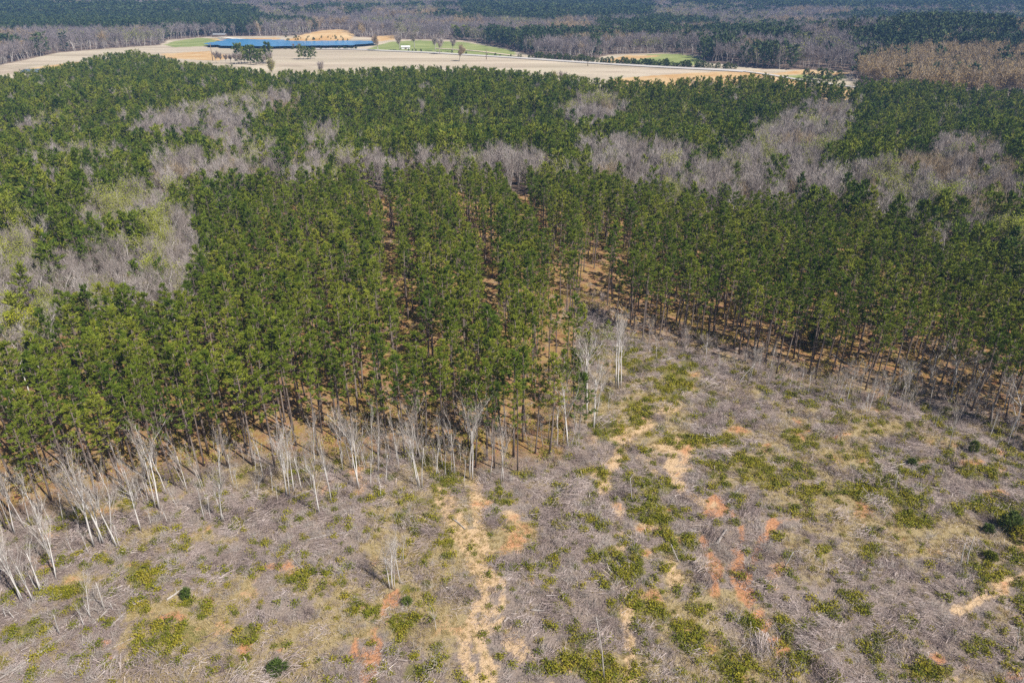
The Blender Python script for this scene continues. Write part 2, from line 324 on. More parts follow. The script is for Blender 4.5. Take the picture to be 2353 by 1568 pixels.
me.loops.add(nf * 4); me.loops.foreach_set('vertex_index', quads.ravel())
me.polygons.add(nf); me.polygons.foreach_set('loop_start', np.arange(nf) * 4)
me.update(); me.validate()
me.polygons.foreach_set('use_smooth', np.ones(nf, bool))
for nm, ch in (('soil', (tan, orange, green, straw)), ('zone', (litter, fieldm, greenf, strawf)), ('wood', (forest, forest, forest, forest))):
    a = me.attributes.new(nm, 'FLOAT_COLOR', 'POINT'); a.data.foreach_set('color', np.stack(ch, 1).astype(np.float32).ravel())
ground = tag(link('ground', me), kind='structure')
gm = bpy.data.materials.new('ground'); gm.use_nodes = True; nt = gm.node_tree; L = nt.links
b = nt.nodes['Principled BSDF']; b.inputs['Roughness'].default_value = .95; b.inputs['Specular IOR Level'].default_value = .1
tc = nd(nt, 'ShaderNodeTexCoord')
def gnoise(scale, det=5, rough=.6, vec=None):
    n = nd(nt, 'ShaderNodeTexNoise'); n.inputs['Scale'].default_value = scale; n.inputs['Detail'].default_value = det; n.inputs['Roughness'].default_value = rough
    L.new(vec or tc.outputs['Object'], n.inputs[0]); return n.outputs[0]
def mth(op, a, b2, clamp=False):
    n = nd(nt, 'ShaderNodeMath', operation=op); n.use_clamp = clamp
    for s_, v in ((n.inputs[0], a), (n.inputs[1], b2)):
        if isinstance(v, bpy.types.NodeSocket): L.new(v, s_)
        else: s_.default_value = v
    return n.outputs[0]
def sharpen(mask, noise, amp=.8, k=3.5):
    t = mth('ADD', mask, mth('MULTIPLY', mth('SUBTRACT', noise, .5), amp)); return mth('ADD', mth('MULTIPLY', mth('SUBTRACT', t, .5), k), .5, True)
def chans(nm):
    a = nd(nt, 'ShaderNodeAttribute', attribute_name=nm); s_ = nd(nt, 'ShaderNodeSeparateColor'); L.new(a.outputs['Color'], s_.inputs[0])
    return s_.outputs[0], s_.outputs[1], s_.outputs[2], a.outputs['Alpha']
fine, mid, big = gnoise(3.2, 6, .75), gnoise(.55, 5, .65), gnoise(.11, 4)
t_, o_, g_, s_ = chans('soil'); l_, f_, gf_, sf_ = chans('zone'); w_ = chans('wood')[0]
def contrast(n, k=2.6): return mth('ADD', mth('MULTIPLY', mth('SUBTRACT', n, .5), k), .5, True)
base = mixc(nt, contrast(fine), (.10, .072, .06), (.45, .355, .31))
base = mixc(nt, mth('MULTIPLY', contrast(mid), .55), base, (.30, .235, .16))
base = mixc(nt, mth('MULTIPLY', contrast(big), .4), base, (.38, .31, .275))
col = mixc(nt, mth('MULTIPLY', sharpen(s_, mid, .9), .75), base, mixc(nt, fine, (.34, .25, .10), (.52, .42, .22)))
col = mixc(nt, mth('MULTIPLY', sharpen(g_, fine, 1.0), .8), col, mixc(nt, contrast(fine), (.085, .09, .018), (.26, .24, .06)))
col = mixc(nt, mth('MULTIPLY', sharpen(t_, fine, 1.2, 2.8), .95), col, mixc(nt, contrast(fine, 1.8), (.44, .28, .14), (.84, .62, .40)))
col = mixc(nt, mth('MULTIPLY', sharpen(o_, fine, 1.2, 2.8), .92), col, mixc(nt, contrast(fine, 1.8), (.40, .16, .07), (.72, .38, .20)))
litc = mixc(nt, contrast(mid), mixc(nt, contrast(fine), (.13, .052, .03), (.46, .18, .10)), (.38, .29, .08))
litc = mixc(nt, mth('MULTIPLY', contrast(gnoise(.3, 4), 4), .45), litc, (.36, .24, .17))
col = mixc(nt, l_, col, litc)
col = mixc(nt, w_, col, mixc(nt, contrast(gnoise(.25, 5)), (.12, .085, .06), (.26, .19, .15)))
mp = nd(nt, 'ShaderNodeMapping'); mp.inputs['Scale'].default_value = (.004, .03, 1); mp.inputs['Rotation'].default_value = (0, 0, .1); L.new(tc.outputs['Object'], mp.inputs[0])
row = gnoise(1, 6, .6, mp.outputs[0])
fc = mixc(nt, contrast(row, 3.2), (.36, .285, .21), (.62, .52, .40))
fc = mixc(nt, mth('MULTIPLY', contrast(gnoise(.012, 5), 3), .35), fc, (.46, .42, .28))
col = mixc(nt, f_, col, fc)
col = mixc(nt, gf_, col, mixc(nt, contrast(gnoise(.03, 5)), (.17, .22, .06), (.34, .36, .14)))
col = mixc(nt, sf_, col, mixc(nt, contrast(gnoise(.05, 5)), (.48, .27, .10), (.62, .46, .26)))
L.new(col, b.inputs['Base Color'])
bm_ = nd(nt, 'ShaderNodeBump'); bm_.inputs['Strength'].default_value = .9; bm_.inputs['Distance'].default_value = .35
L.new(fine, bm_.inputs['Height']); L.new(bm_.outputs[0], b.inputs['Normal'])
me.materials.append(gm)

def sheet(name, poly, z, mat, kind='structure', label=None):
    P = G2(poly); Q = []
    for i_ in range(len(P)):
        a_, c_ = P[i_], P[(i_ + 1) % len(P)]; n_s = max(1, int(np.hypot(*(c_ - a_)) / 5))
        for t_s in range(n_s): q_ = a_ + (c_ - a_) * t_s / n_s; Q.append(q_ + [(fbm(q_[0] / 9, q_[1] / 9, 201, 3) - .5) * 12, (fbm(q_[0] / 9, q_[1] / 9, 205, 3) - .5) * 16])
    P = np.array(Q); m_ = MB(); hh = z if z is not None else 0
    c = P.mean(0); m_.add([(*p, hh) for p in P], [tuple(range(len(P)))])
    o = link(name, m_.mesh(name, [mat])); tag(o, label, kind=kind); return o
wm = bpy.data.materials.new('pond_water'); wm.use_nodes = True; nt = wm.node_tree
b = nt.nodes['Principled BSDF']; b.inputs['Base Color'].default_value = (.055, .25, .50, 1); b.inputs['Roughness'].default_value = .22; b.inputs['Specular IOR Level'].default_value = .3  # base colour carries the blue of the sky reflected in the water
tc2 = nd(nt, 'ShaderNodeTexCoord'); n2 = nd(nt, 'ShaderNodeTexNoise'); n2.inputs['Scale'].default_value = .25; n2.inputs['Detail'].default_value = 6
bp = nd(nt, 'ShaderNodeBump'); bp.inputs['Strength'].default_value = .25; bp.inputs['Distance'].default_value = .6
nt.links.new(tc2.outputs['Object'], n2.inputs[0]); nt.links.new(n2.outputs[0], bp.inputs['Height']); nt.links.new(bp.outputs[0], b.inputs['Normal'])
for nm, pl in (('pond_water', POND), ('pond_water', POND2)):
    P = G2(pl); zz = float(height(P[:, 0], P[:, 1]).max()) + .4
    if pl is POND2:
        wm = wm.copy(); wm.node_tree.nodes['Principled BSDF'].inputs['Base Color'].default_value = (.10, .14, .20, 1)
    o = sheet(nm, pl, zz, wm)
def ribbon(name, line, wd, mat, dz):
    P = G2(line); fine_ = []
    for a, b_ in zip(P[:-1], P[1:]):
        n = max(2, int(np.hypot(*(b_ - a)) / 12)); fine_ += [a + (b_ - a) * t for t in np.linspace(0, 1, n, endpoint=False)]
    fine_.append(P[-1]); fine_ = np.array(fine_)
    for _ in range(3): fine_[1:-1] = (fine_[:-2] + fine_[1:-1] * 2 + fine_[2:]) / 4
    V = []; Fc = []
    for i, p in enumerate(fine_):
        d = fine_[min(i + 1, len(fine_) - 1)] - fine_[max(i - 1, 0)]; n = np.array([-d[1], d[0]]) / (np.linalg.norm(d) + 1e-9)
        for s in (-1, -.33, .33, 1):
            q = p + n * s * wd / 2; V.append((q[0], q[1], float(height(q[0], q[1])) + dz))
        if i:
            for k in range(3): a = (i - 1) * 4 + k; Fc.append((a, a + 1, a + 5, a + 4))
    m_ = MB(); m_.add(V, Fc); return tag(link(name, m_.mesh(name, [mat])), kind='structure')
gravel = solid_mat('pale_gravel_road', (.46, .42, .39), (.58, .54, .50), .4)
ribbon('road', [(700, 113.5), (800, 113.5), (900, 118), (1000, 122), (1090, 128), (1180, 133), (1290, 141), (1400, 148), (1560, 157.5), (1650, 161), (1710, 165)], 11, gravel, .5)
ribbon('road', [(1710, 165), (1770, 172), (1850, 187), (1950, 200), (1990, 204)], 5, gravel, .5)
dirt = solid_mat('pale_dirt_road', (.55, .44, .30), (.66, .56, .42), .4)
ribbon('dirt_road', [(1000, 112), (1090, 117), (1150, 125), (1200, 131)], 6, dirt, .45)
ribbon('dirt_road', [(504, 85.5), (530, 88), (548, 91), (575, 96)], 9, solid_mat('pale_spillway', (.7, .64, .54), (.8, .74, .64), .4), .5)
ribbon('dirt_road', [(2160, 262), (2220, 270), (2290, 283), (2360, 292)], 6, dirt, .45)

# ------------------------------------------------------------------ plants: builders return (trunk MB, crown MB)
def unit(n): v = rng.normal(size=(n, 3)); return v / np.linalg.norm(v, axis=1)[:, None]
def pine(Ht=17, crown0=.56, cr=2.3, nb=26, tufts=4, blades=11, bl=.55, bw=.1, stubs=6, round_=False):
    T, K = MB(), MB(); bend = rng.normal(size=2) * .25
    zs = np.linspace(0, Ht * .97, 7); tp = np.stack([bend[0] * np.sin(zs / Ht * 3), bend[1] * np.sin(zs / Ht * 2.4), zs], 1)
    T.tube(tp, np.linspace(.17, .04, 7) * Ht / 17, 5)
    at = lambda z: np.array([bend[0] * math.sin(z / Ht * 3), bend[1] * math.sin(z / Ht * 2.4), z])
    for _ in range(stubs):
        z = rng.uniform(.3, crown0) * Ht; a = rng.uniform(0, 6.28); l = rng.uniform(.5, 1.4)
        p = at(z); T.tube([p, p + [l * math.cos(a), l * math.sin(a), -.1]], [.03, .01], 3)
    cs, ds, ws = [], [], []
    for i in range(nb):
        t = (i + rng.uniform(0, 1)) / nb; z = (crown0 + (1 - crown0) * t * .95) * Ht; a = i * 2.4 + rng.normal() * .5
        prof = (math.sin(math.pi * min(1, t * .72 + .28)) ** .7) if not round_ else math.sqrt(max(.05, 1 - (t * 1.7 - .8) ** 2 * .75))
        if not round_ and t > .8: prof *= .8
        l = cr * prof * rng.uniform(.6, 1.2); rise = (-.05 + .75 * t) * l + rng.normal() * .15
        p = at(z); e = p + [l * math.cos(a), l * math.sin(a), rise]; mid_ = (p + e) / 2 + [0, 0, -.12 * l]
        K.tube([p, mid_, e], [.045, .03, .012], 3, 1)
        for k in range(tufts):
            f = 1 - k * .75 / tufts; c = p + (e - p) * f + rng.normal(size=3) * .22 * (cr / 2.3)
            d = unit(blades); d[:, 2] = np.abs(d[:, 2]) * .9 + .05; d += (e - p) / (l + .01) * .5
            cs.append(np.repeat(c[None], blades, 0) + rng.normal(size=(blades, 3)) * bl * .25); ds.append(d * bl * rng.uniform(.6, 1.15, (blades, 1))); ws.append(np.full(blades, bw) * rng.uniform(.6, 1.3, blades))
    top = at(Ht * .96)
    cs.append(np.repeat(top[None], blades, 0)); ds.append((unit(blades) * .5 + [0, 0, .8]) * bl); ws.append(np.full(blades, bw))
    K.blades(np.concatenate(cs), np.concatenate(ds), np.concatenate(ws), 0)
    return T, K
def bare(Ht=19, r0=.26, fork=.35, spread=.55, levels=3, kids=4, ntw=900, tl=1.3, tw=.03, leaves=0, ll=.3, stems=1, slim=1.0, wig=.13, brf=.5):
    T, K = MB(), MB(); tips = []
    def grow(p, d, l, r, lev):
        d = d / np.linalg.norm(d); n = 4; pts = [p]; q = p.copy(); dd = d.copy()
        for i in range(n):
            dd = dd + rng.normal(size=3) * (wig if lev == 0 else .13); dd[2] += .06; dd /= np.linalg.norm(dd); q = q + dd * l / n; pts.append(q.copy())
        rr = np.linspace(r, r * .45, n + 1)
        (T if lev < 2 else K).tube(pts, rr, 5 if lev == 0 else (4 if lev == 1 else 3), 0 if lev < 2 else 1)
        if lev >= 1: tips.extend([(pts[-1], dd), (pts[-2], dd), (pts[2], dd)])
        if lev >= levels: return
        for k in range(kids + (1 if lev == 0 else 0)):
            f = rng.uniform(fork if lev == 0 else .3, 1.0); i = min(n - 1, int(f * n)); pp = pts[i] + (pts[i + 1] - pts[i]) * (f * n - i)
            a = k * 2.39 + rng.uniform(0, 1.5); lat = np.array([math.cos(a), math.sin(a), 0]) - dd * 0
            nd_ = dd * (1 - spread * .4) + lat * spread * rng.uniform(.6, 1.3) * slim + [0, 0, .25]
            grow(pp, nd_, l * rng.uniform(.38, .6) * (1.05 if lev == 0 else .95), max(.012, r * brf) * rng.uniform(.7, 1), lev + 1)
    for s in range(stems):
        a = rng.uniform(0, 6.28); o = np.array([math.cos(a), math.sin(a), 0]) * (.25 if stems > 1 else 0)
        grow(o, np.array([o[0] * .3, o[1] * .3, 1.]) + rng.normal(size=3) * .03, Ht * (.72 if levels > 1 else .8) * (1 - .12 * s), r0, 0)
    tp = np.array([t[0] for t in tips]); td = np.array([t[1] for t in tips])
    I_ = rng.integers(0, len(tp), ntw); d = unit(ntw) * .75 + td[I_] * .8; d[:, 2] += .35
    K.blades(tp[I_] + rng.normal(size=(ntw, 3)) * tl * .28, d * tl * rng.uniform(.5, 1.1, (ntw, 1)), tw, 1)
    if leaves:
        I_ = rng.integers(0, len(tp), leaves); K.blades(tp[I_] + rng.normal(size=(leaves, 3)) * tl * .55, unit(leaves) * ll, ll * .35, 2, True)
    zmax = max(v[:, 2].max() for v in K.v)
    for B in (T, K): B.v = [v * (Ht / zmax) for v in B.v]
    return T, K
def joined(name, TK, tm, km):
    """one mesh of trunk and crown for the massed trees"""
    T, K = TK; m_ = MB(); m_.v = T.v + K.v; m_.n = T.n + K.n; m_.f = T.f + [tuple(i + T.n for i in f) for f in K.f]
    m_.m = [0] * len(T.f) + [i + 1 for i in K.m]; return m_.mesh(name, [tm] + km)
def sep(name, TK, tm, km):
    return TK[0].mesh(name + '_trunk', [tm], True), TK[1].mesh(name + '_crown', km)

def scatter(name, label, meshes, P, idx, yaw, scl, tilt=None, kind='stuff', cat=None, group=None):
    """one object that stands for a mass nobody could count: instances of the meshes on points"""
    col_ = bpy.data.collections.new(name + '_kinds')
    for i, m_ in enumerate(meshes):
        o = bpy.data.objects.new('%s_kind_%02d' % (name, i), m_); col_.objects.link(o)
    me = bpy.data.meshes.new(name); n = len(P); me.vertices.add(n); me.vertices.foreach_set('co', np.asarray(P, float).ravel())
    a = me.attributes.new('pick', 'INT', 'POINT'); a.data.foreach_set('value', np.asarray(idx, np.int32))
    rot = np.zeros((n, 3)); rot[:, 2] = yaw
    if tilt is not None: rot[:, :2] = tilt
    a = me.attributes.new('turn', 'FLOAT_VECTOR', 'POINT'); a.data.foreach_set('vector', rot.astype(np.float32).ravel())
    a = me.attributes.new('size', 'FLOAT_VECTOR', 'POINT'); a.data.foreach_set('vector', np.asarray(scl, np.float32).ravel())
    ob = link(name, me); ng = bpy.data.node_groups.new(name, 'GeometryNodeTree')
    ng.interface.new_socket('Geometry', in_out='INPUT', socket_type='NodeSocketGeometry'); ng.interface.new_socket('Geometry', in_out='OUTPUT', socket_type='NodeSocketGeometry')
    gi = ng.nodes.new('NodeGroupInput'); go = ng.nodes.new('NodeGroupOutput'); mp_ = ng.nodes.new('GeometryNodeMeshToPoints'); ip = ng.nodes.new('GeometryNodeInstanceOnPoints'); ci = ng.nodes.new('GeometryNodeCollectionInfo')
    ci.inputs['Collection'].default_value = col_; ci.inputs['Separate Children'].default_value = True; ci.inputs['Reset Children'].default_value = True
    ip.inputs['Pick Instance'].default_value = True
    def att(nm, t):
        q = ng.nodes.new('GeometryNodeInputNamedAttribute'); q.data_type = t; q.inputs[0].default_value = nm; return q.outputs[0]
    l = ng.links.new
    l(gi.outputs[0], mp_.inputs[0]); l(mp_.outputs[0], ip.inputs['Points']); l(ci.outputs[0], ip.inputs['Instance'])
    l(att('pick', 'INT'), ip.inputs['Instance Index']); l(att('size', 'FLOAT_VECTOR'), ip.inputs['Scale'])
    er = ng.nodes.new('FunctionNodeEulerToRotation'); l(att('turn', 'FLOAT_VECTOR'), er.inputs[0]); l(er.outputs[0], ip.inputs['Rotation'])
    l(ip.outputs[0], go.inputs[0])
    md = ob.modifiers.new('scatter', 'NODES'); md.node_group = ng
    return tag(ob, label, cat, group, kind)

# ------------------------------------------------------------------ where the trees stand
def jitter_grid(y0, y1_, sp, ang=0.0, jit=.35, margin=1.12):
    """points over the wedge the camera sees, a little wider"""
    yy = np.arange(y0 - 40, y1_ + 40, sp); W = (y1_ + 60) * .70 * margin; xx = np.arange(-W, W, sp)
    A, B = np.meshgrid(xx, yy); A = A.ravel().astype(float); B = B.ravel().astype(float); A += rng.uniform(-jit, jit, len(A)) * sp; B += rng.uniform(-jit, jit, len(B)) * sp
    if ang: A = A - (B - 100) * ang
    k = (B >= y0) & (B < y1_) & (np.abs(A) < (B + 35) * .70 * margin); return A[k], B[k]
# plantation, planted in rows
sx, sy_ = jitter_grid(70, 330, 3.55, .165, .30); sz = height(sx, sy_)
sh = rng.uniform(16.0, 20.5, len(sx)) * np.where(sx > 5, .93, 1.0); sh *= .94 + .12 * fbm(sx / 30, sy_ / 30, 70, 2)
bpx, bpy_ = project(sx, sy_, sz); tpx, tpy = project(sx, sy_, sz + sh)
keep = (bpy_ < line_y(EDGE, bpx) - 2) & (tpy > line_y(STAND_TOP, tpx))
for ln in LANES: keep &= seg_dist(sx, sy_, ln) > 1.8 + 1.4 * (fbm(sy_ / 9, sx * 0, 88, 2) - .3)
keep &= ~(any_poly(bpx, bpy_, OPEN) & (rng.random(len(sx)) < .8))
keep &= rng.random(len(sx)) > .07 + .35 * (fbm(sx / 14, sy_ / 14, 77, 3) > .64) * (sx < 10)
keep &= ~((bpx > 1232) & (bpx < 1400) & (bpy_ > 735) & (rng.random(len(sx)) < .62))
keep &= ~((any_poly(tpx, tpy, SPARSE)) & (rng.random(len(sx)) < .15))
fr = np.clip((line_y(EDGE, bpx) - bpy_) / 60, 0, 1); keep &= ~((bpx > 1440) & (rng.random(len(sx)) > .5 + .5 * fr))
sx, sy_, sz, sh, bpx, bpy_ = [a[keep] for a in (sx, sy_, sz, sh, bpx, bpy_)]
dist = np.hypot(sx, sy_); vis = (bpx > -40) & (bpx < 2392) & (bpy_ > 0)
order = np.argsort(np.where(vis, dist, 1e9))[:300]
solo = np.zeros(len(sx), bool); solo[order] = True
near_pines = [pine(17, rng.uniform(.50, .62), rng.uniform(1.25, 1.95), 26, 4, 19, .34, .055, 9) for _ in range(10)]
solo_meshes = [sep('pine_%02d' % i, p, M['pinebark'], [M['needle'], M['pinebark']]) for i, p in enumerate(near_pines)]
join_near = [joined('pine_near', p, M['pinebark'], [M['needle'], M['pinebark']]) for p in near_pines]
def plant(name, pair, loc, yaw, s, tilt=(0, 0), parts=('trunk', 'crown')):
    e = link(name, None, None, loc, (tilt[0], tilt[1], yaw), s if isinstance(s, tuple) else (s, s, s)); e.empty_display_size = .5
    for nm, m_ in zip(parts, pair):
        c = bpy.data.objects.new(nm, m_); C.objects.link(c); c.parent = e
    return e
lane1, lane2 = LANES[0], LANES[1]
def block(x, y):
    l1 = np.interp(y, lane1[:, 1], lane1[:, 0]); l2 = np.interp(y, lane2[:, 1], lane2[:, 0])
    if x < l1 - 45: return 0
    if x < l1: return 1
    if x < l2: return 2
    return 3
PL = ['slender plantation pine in the front ranks behind the pale bare trees at the lower-left corner',
      'slender plantation pine in the front ranks just left of the wide red-soil lane',
      'slender plantation pine in the tongue of trees between the two red-soil lanes',
      'slender plantation pine on a bare trunk along the stand front right of the red-soil lanes']
PG = ['front pines of the lower-left block', 'front pines beside the first lane', 'pines between the two lanes', 'front pines of the right block']
for i in order:
    k = int(rng.integers(len(solo_meshes))); s = sh[i] / 17
    wd = s * rng.uniform(.85, 1.2)
    e = plant('pine_tree', solo_meshes[k], (sx[i], sy_[i], sz[i] - .1), rng.uniform(0, 6.28), (wd, wd, s), tuple(rng.normal(size=2) * .02))
    bk = block(sx[i], sy_[i]); tag(e, PL[bk], 'pine tree', PG[bk])
r_ = ~solo
n_ = r_.sum(); wd = sh[r_] / 17 * rng.uniform(.9, 1.2, n_)
scatter('pine_plantation', 'dense rows of young pines filling the plantation behind its front ranks', join_near, np.stack([sx[r_], sy_[r_], sz[r_] - .1], 1), rng.integers(0, len(join_near), n_),
        rng.uniform(0, 6.28, n_), np.stack([wd, wd, sh[r_] / 17], 1), rng.normal(size=(n_, 2)) * .02)

# natural woods: mixed pines and bare hardwoods between the plantation and the field
mx, my = jitter_grid(95, 760, 4.2, 0, .48); mz = height(mx, my)
hh = rng.uniform(13, 18.5, len(mx)); mpx, mpy = project(mx, my, mz + hh); mbx, mby = project(mx, my, mz)
k = (mby < line_y(EDGE, mbx) - 30) & ((mpy <= line_y(STAND_TOP, mpx)) | any_poly(mpx, mpy, SPARSE)) & (mpy > line_y(T_FAR, mpx))
k &= ~any_poly(mbx, mby, [POND2])
mx, my, mz, mpx, mpy, hh = [a[k] for a in (mx, my, mz, mpx, mpy, hh)]
jx = mpx + (fbm(mx / 12, my / 12, 80, 2) - .5) * 44; jy = mpy + (fbm(mx / 12, my / 12, 90, 2) - .5) * 18
hard = any_poly(jx, jy, HARD); u = rng.random(len(mx)); cl = fbm(mx / 22, my / 30, 95, 3)
left_mix = (mpx < 640) & (mpy > 250)
typ = np.where(hard, np.where(u < .09, 0, 1), np.where((u < .05) | (left_mix & (cl > .68)), 1, 0))       # 0 pine, 1 bare hardwood
typ[any_poly(mpx, mpy, SPARSE)] = 0; typ[any_poly(mpx, mpy, SPARSE) & (u < .28)] = 1
# spring green, rusty
sg = fbm(mx / 16, my / 16, 99, 3) + rng.normal(size=len(mx)) * .05
var = np.where(sg > .67, 1, np.where(sg < .34, 2, 0))
typ2 = np.where(typ == 1, 1 + var, 0)
yl = any_poly(mpx, mpy, [[(330, 465), (390, 458), (420, 520), (350, 545)], [(380, 560), (428, 560), (428, 640), (400, 640)], [(20, 440), (100, 430), (110, 470), (40, 480)], [(-20, 530), (20, 530), (20, 600), (-20, 600)], [(60, 640), (120, 620), (120, 700), (70, 700)], [(2290, 480), (2360, 470), (2360, 540), (2290, 540)], [(2050, 390), (2160, 380), (2160, 430), (2060, 430)], [(250, 190), (320, 190), (330, 215), (260, 220)], [(500, 205), (600, 200), (560, 225), (500, 228)]])
typ2[yl & (rng.random(len(mx)) < .4)] = 2
hpick = np.where(typ2 == 0, .8, .0)
mid_pines = [pine(17, rng.uniform(.3, .5), rng.uniform(1.7, 2.4), 20, 4, 8, .75, .15, 0, round_=(i % 4 == 0)) for i in range(8)]
mid_bare = [bare(18, .2, .35, .5, 2, 6, 1150, 1.4, .045, wig=.07) for _ in range(6)]
mid_green = [bare(18, .2, .35, .6, 2, 6, 500, 1.4, .045, leaves=1300, ll=.42) for _ in range(4)]
mid_rust = [bare(17, .2, .35, .6, 2, 6, 900, 1.4, .045, leaves=200, ll=.4) for _ in range(3)]
jm = [joined('wood_pine', p, M['pinebark'], [M['needle_dark'] if i % 3 else M['needle'], M['pinebark']]) for i, p in enumerate(mid_pines)]
jb = [joined('wood_bare', p, M['bark'], [M['bark'], M['twig'], M['bud']]) for p in mid_bare]
jg = [joined('wood_green', p, M['bark'], [M['bark'], M['twig'], M['bud']]) for p in mid_green]
jr = [joined('wood_rust', p, M['bark'], [M['bark'], M['redtwig'], M['rust']]) for p in mid_rust]
hh = np.where(typ2 > 0, hh * 1.03, hh)
big_mix = (typ2 == 0) & (fbm(mx / 25, my / 25, 101, 2) > .6); hh = np.where(big_mix & (my < 420), hh * 1.15, hh)
thin = np.where(typ2 == 0, 1.0, .92); k = rng.random(len(mx)) < thin
mx, my, mz, hh, typ2, mpx, mpy = [a[k] for a in (mx, my, mz, hh, typ2, mpx, mpy)]
mbx, mby = project(mx, my, mz); dist = np.hypot(mx, my); vis = (mpx > -20) & (mpx < 2372)
is_b = typ2 > 0
# the nearest hardwoods stand as things of their own
ordb = np.argsort(np.where(vis & is_b, dist, 1e9))[:170]; solo_b = np.zeros(len(mx), bool); solo_b[ordb] = True
nb_m = {1: [sep('bare_%d' % i, bare(18, .19, .35, .55, 3, 5, 1800, 1.0, .024), M['white'], [M['bark'], M['twig']]) for i in range(6)],
        2: [sep('budding_%d' % i, bare(18, .19, .35, .55, 3, 5, 900, 1.0, .022, leaves=2200, ll=.3), M['bark'], [M['bark'], M['twig'], M['bud']]) for i in range(4)],
        3: [sep('rusty_%d' % i, bare(17, .19, .35, .55, 3, 5, 800, 1.0, .022, leaves=260, ll=.3), M['bark'], [M['bark'], M['redtwig'], M['rust']]) for i in range(3)]}
SIDE = ['in the mixed wood left of the plantation', 'in the creek wood right of and beyond the plantation']
KN = {1: ('bare_tree', 'bare grey hardwood with fine twigs ', 'bare hardwoods '), 2: ('budding_tree', 'hardwood in yellow-green spring leaf ', 'budding hardwoods '), 3: ('rusty_tree', 'rusty-budded grey hardwood ', 'rusty-budded hardwoods ')}
for i in ordb:
    t = int(typ2[i]); ms = nb_m[t]; s = hh[i] / 18; sd_ = 0 if mpx[i] < 1176 else 1
    e = plant(KN[t][0], ms[int(rng.integers(len(ms)))], (mx[i], my[i], mz[i] - .1), rng.uniform(0, 6.28), s)
    tag(e, KN[t][1] + SIDE[sd_], 'tree', KN[t][2] + SIDE[sd_])
# the yellow tree that shows at the left edge of the plantation
BT = [(72, 880, 712, 'yellow', 'bright yellow tree at the upper left edge of the plantation', 1.3), (112, 870, 728, 'yellow', 'smaller yellow tree beside the bright yellow one', .9), (355, 610, 462, 'bud', 'tall yellow-green tree among pines, upper left', 1.35), (398, 620, 490, 'bud', 'slimmer pale green tree touching the tall yellow-green one', 1.1),
      (400, 720, 562, 'bud', 'yellow-green tree rising just behind the pines, below the tall one', 1.2), (72, 580, 430, 'bud', 'broad pale green tree at the upper left', 1.4), (12, 690, 535, 'bud', 'yellow-green tree at the left frame edge', 1.2), (2330, 640, 482, 'bud', 'spring green tree at the right frame edge above the pines', 1.3), (2110, 560, 400, 'bud', 'pale green tree in the creek wood beyond the right pines', 1.2)]
bt_m = {'yellow': sep('yellow', bare(17, .2, .3, .6, 2, 7, 500, 1.1, .02, leaves=5200, ll=.36), M['bark'], [M['bark'], M['twig'], M['yellow']]), 'bud': sep('spring', bare(17, .2, .3, .55, 2, 7, 700, 1.1, .02, leaves=4200, ll=.34), M['bark'], [M['bark'], M['twig'], M['bud']])}
for q, pb, pt, kk, lb, wf in BT:
    gx, gy, gz = ground_at(q, pb); h_ = 17 * 1.0
    for _ in range(8):
        if project(gx, gy, gz + h_)[1] > pt: h_ *= 1.04
        else: break
    e = plant('spring_tree', bt_m[kk], (gx, gy, gz), rng.uniform(0, 6), (h_ / 17 * wf, h_ / 17 * wf, h_ / 17)); tag(e, lb, 'tree')
ms_all = jm + jb + jg + jr; off = {0: (0, len(jm)), 1: (len(jm), len(jb)), 2: (len(jm) + len(jb), len(jg)), 3: (len(jm) + len(jb) + len(jg), len(jr))}
r_ = ~solo_b
for tt, nm, lb in (((0,), 'pine_wood', 'mass of dark green pines between the plantation and the tan field'), ((1, 2, 3), 'hardwood_belt', 'grey leafless hardwoods with some spring green in belts between the pines')):
    q = r_ & np.isin(typ2, tt); n_ = q.sum(); ids = np.array([off[t][0] + rng.integers(off[t][1]) for t in typ2[q]])
    s = hh[q] / 17; wd = s * rng.uniform(.78, 1.12, n_)
    scatter(nm, lb, ms_all, np.stack([mx[q], my[q], mz[q] - .2], 1), ids, rng.uniform(0, 6.28, n_), np.stack([wd, wd, s], 1))

# far woods beyond the field
fx, fy = [], []
for y0, y1_, sp in ((480, 800, 6.0), (800, 1300, 7.5), (1300, 2000, 10), (2000, 3100, 14), (3100, 4600, 24)):
    a, b_ = jitter_grid(y0, y1_, sp, 0, .48); fx.append(a); fy.append(b_)
fx = np.concatenate(fx); fy = np.concatenate(fy); fz = height(fx, fy)
fpx, fpy = project(fx, fy, fz + 17); fbx, fby = project(fx, fy, fz)
k = (fby < line_y(FB, fbx)) & ~any_poly(fbx, fby, BARE_FAR) & ~any_poly(fbx, fby, STRAW_FAR[:1] + STRAW_FAR[3:4] + GREEN_FAR)
fx, fy, fz, fpx, fpy = [a[k] for a in (fx, fy, fz, fpx, fpy)]
pn = fbm(fx / 210, fy / 130, 120, 3) * .5 + fbm(fx / 45, fy / 60, 121, 3) * .5
pthr = np.where(fpy < 50, .57, .60) + np.where(fpx < 1000, .04, 0)
jx = fpx + (fbm(fx / 50, fy / 50, 130, 2) - .5) * 60; jy = fpy + (fbm(fx / 50, fy / 50, 131, 2) - .5) * 8
ft = np.where(pn + rng.normal(size=len(fx)) * .055 > pthr, 0, 1)
ft[any_poly(jx, jy, FARPINE) & (rng.random(len(fx)) < .93)] = 0
red = any_poly(jx, fpy, RED); ft[red] = np.where(rng.random(red.sum()) < .96, 3, 0)
sg = fbm(fx / 70, fy / 60, 140, 3) + rng.normal(size=len(fx)) * .05; ft[(ft == 1) & (sg > .66)] = 2; ft[(ft == 1) & (sg < .36)] = 3
M['twig_far'] = plant_mat('far_grey_twigs', [(.14, .115, .115), (.21, .175, .17), (.29, .25, .245)])
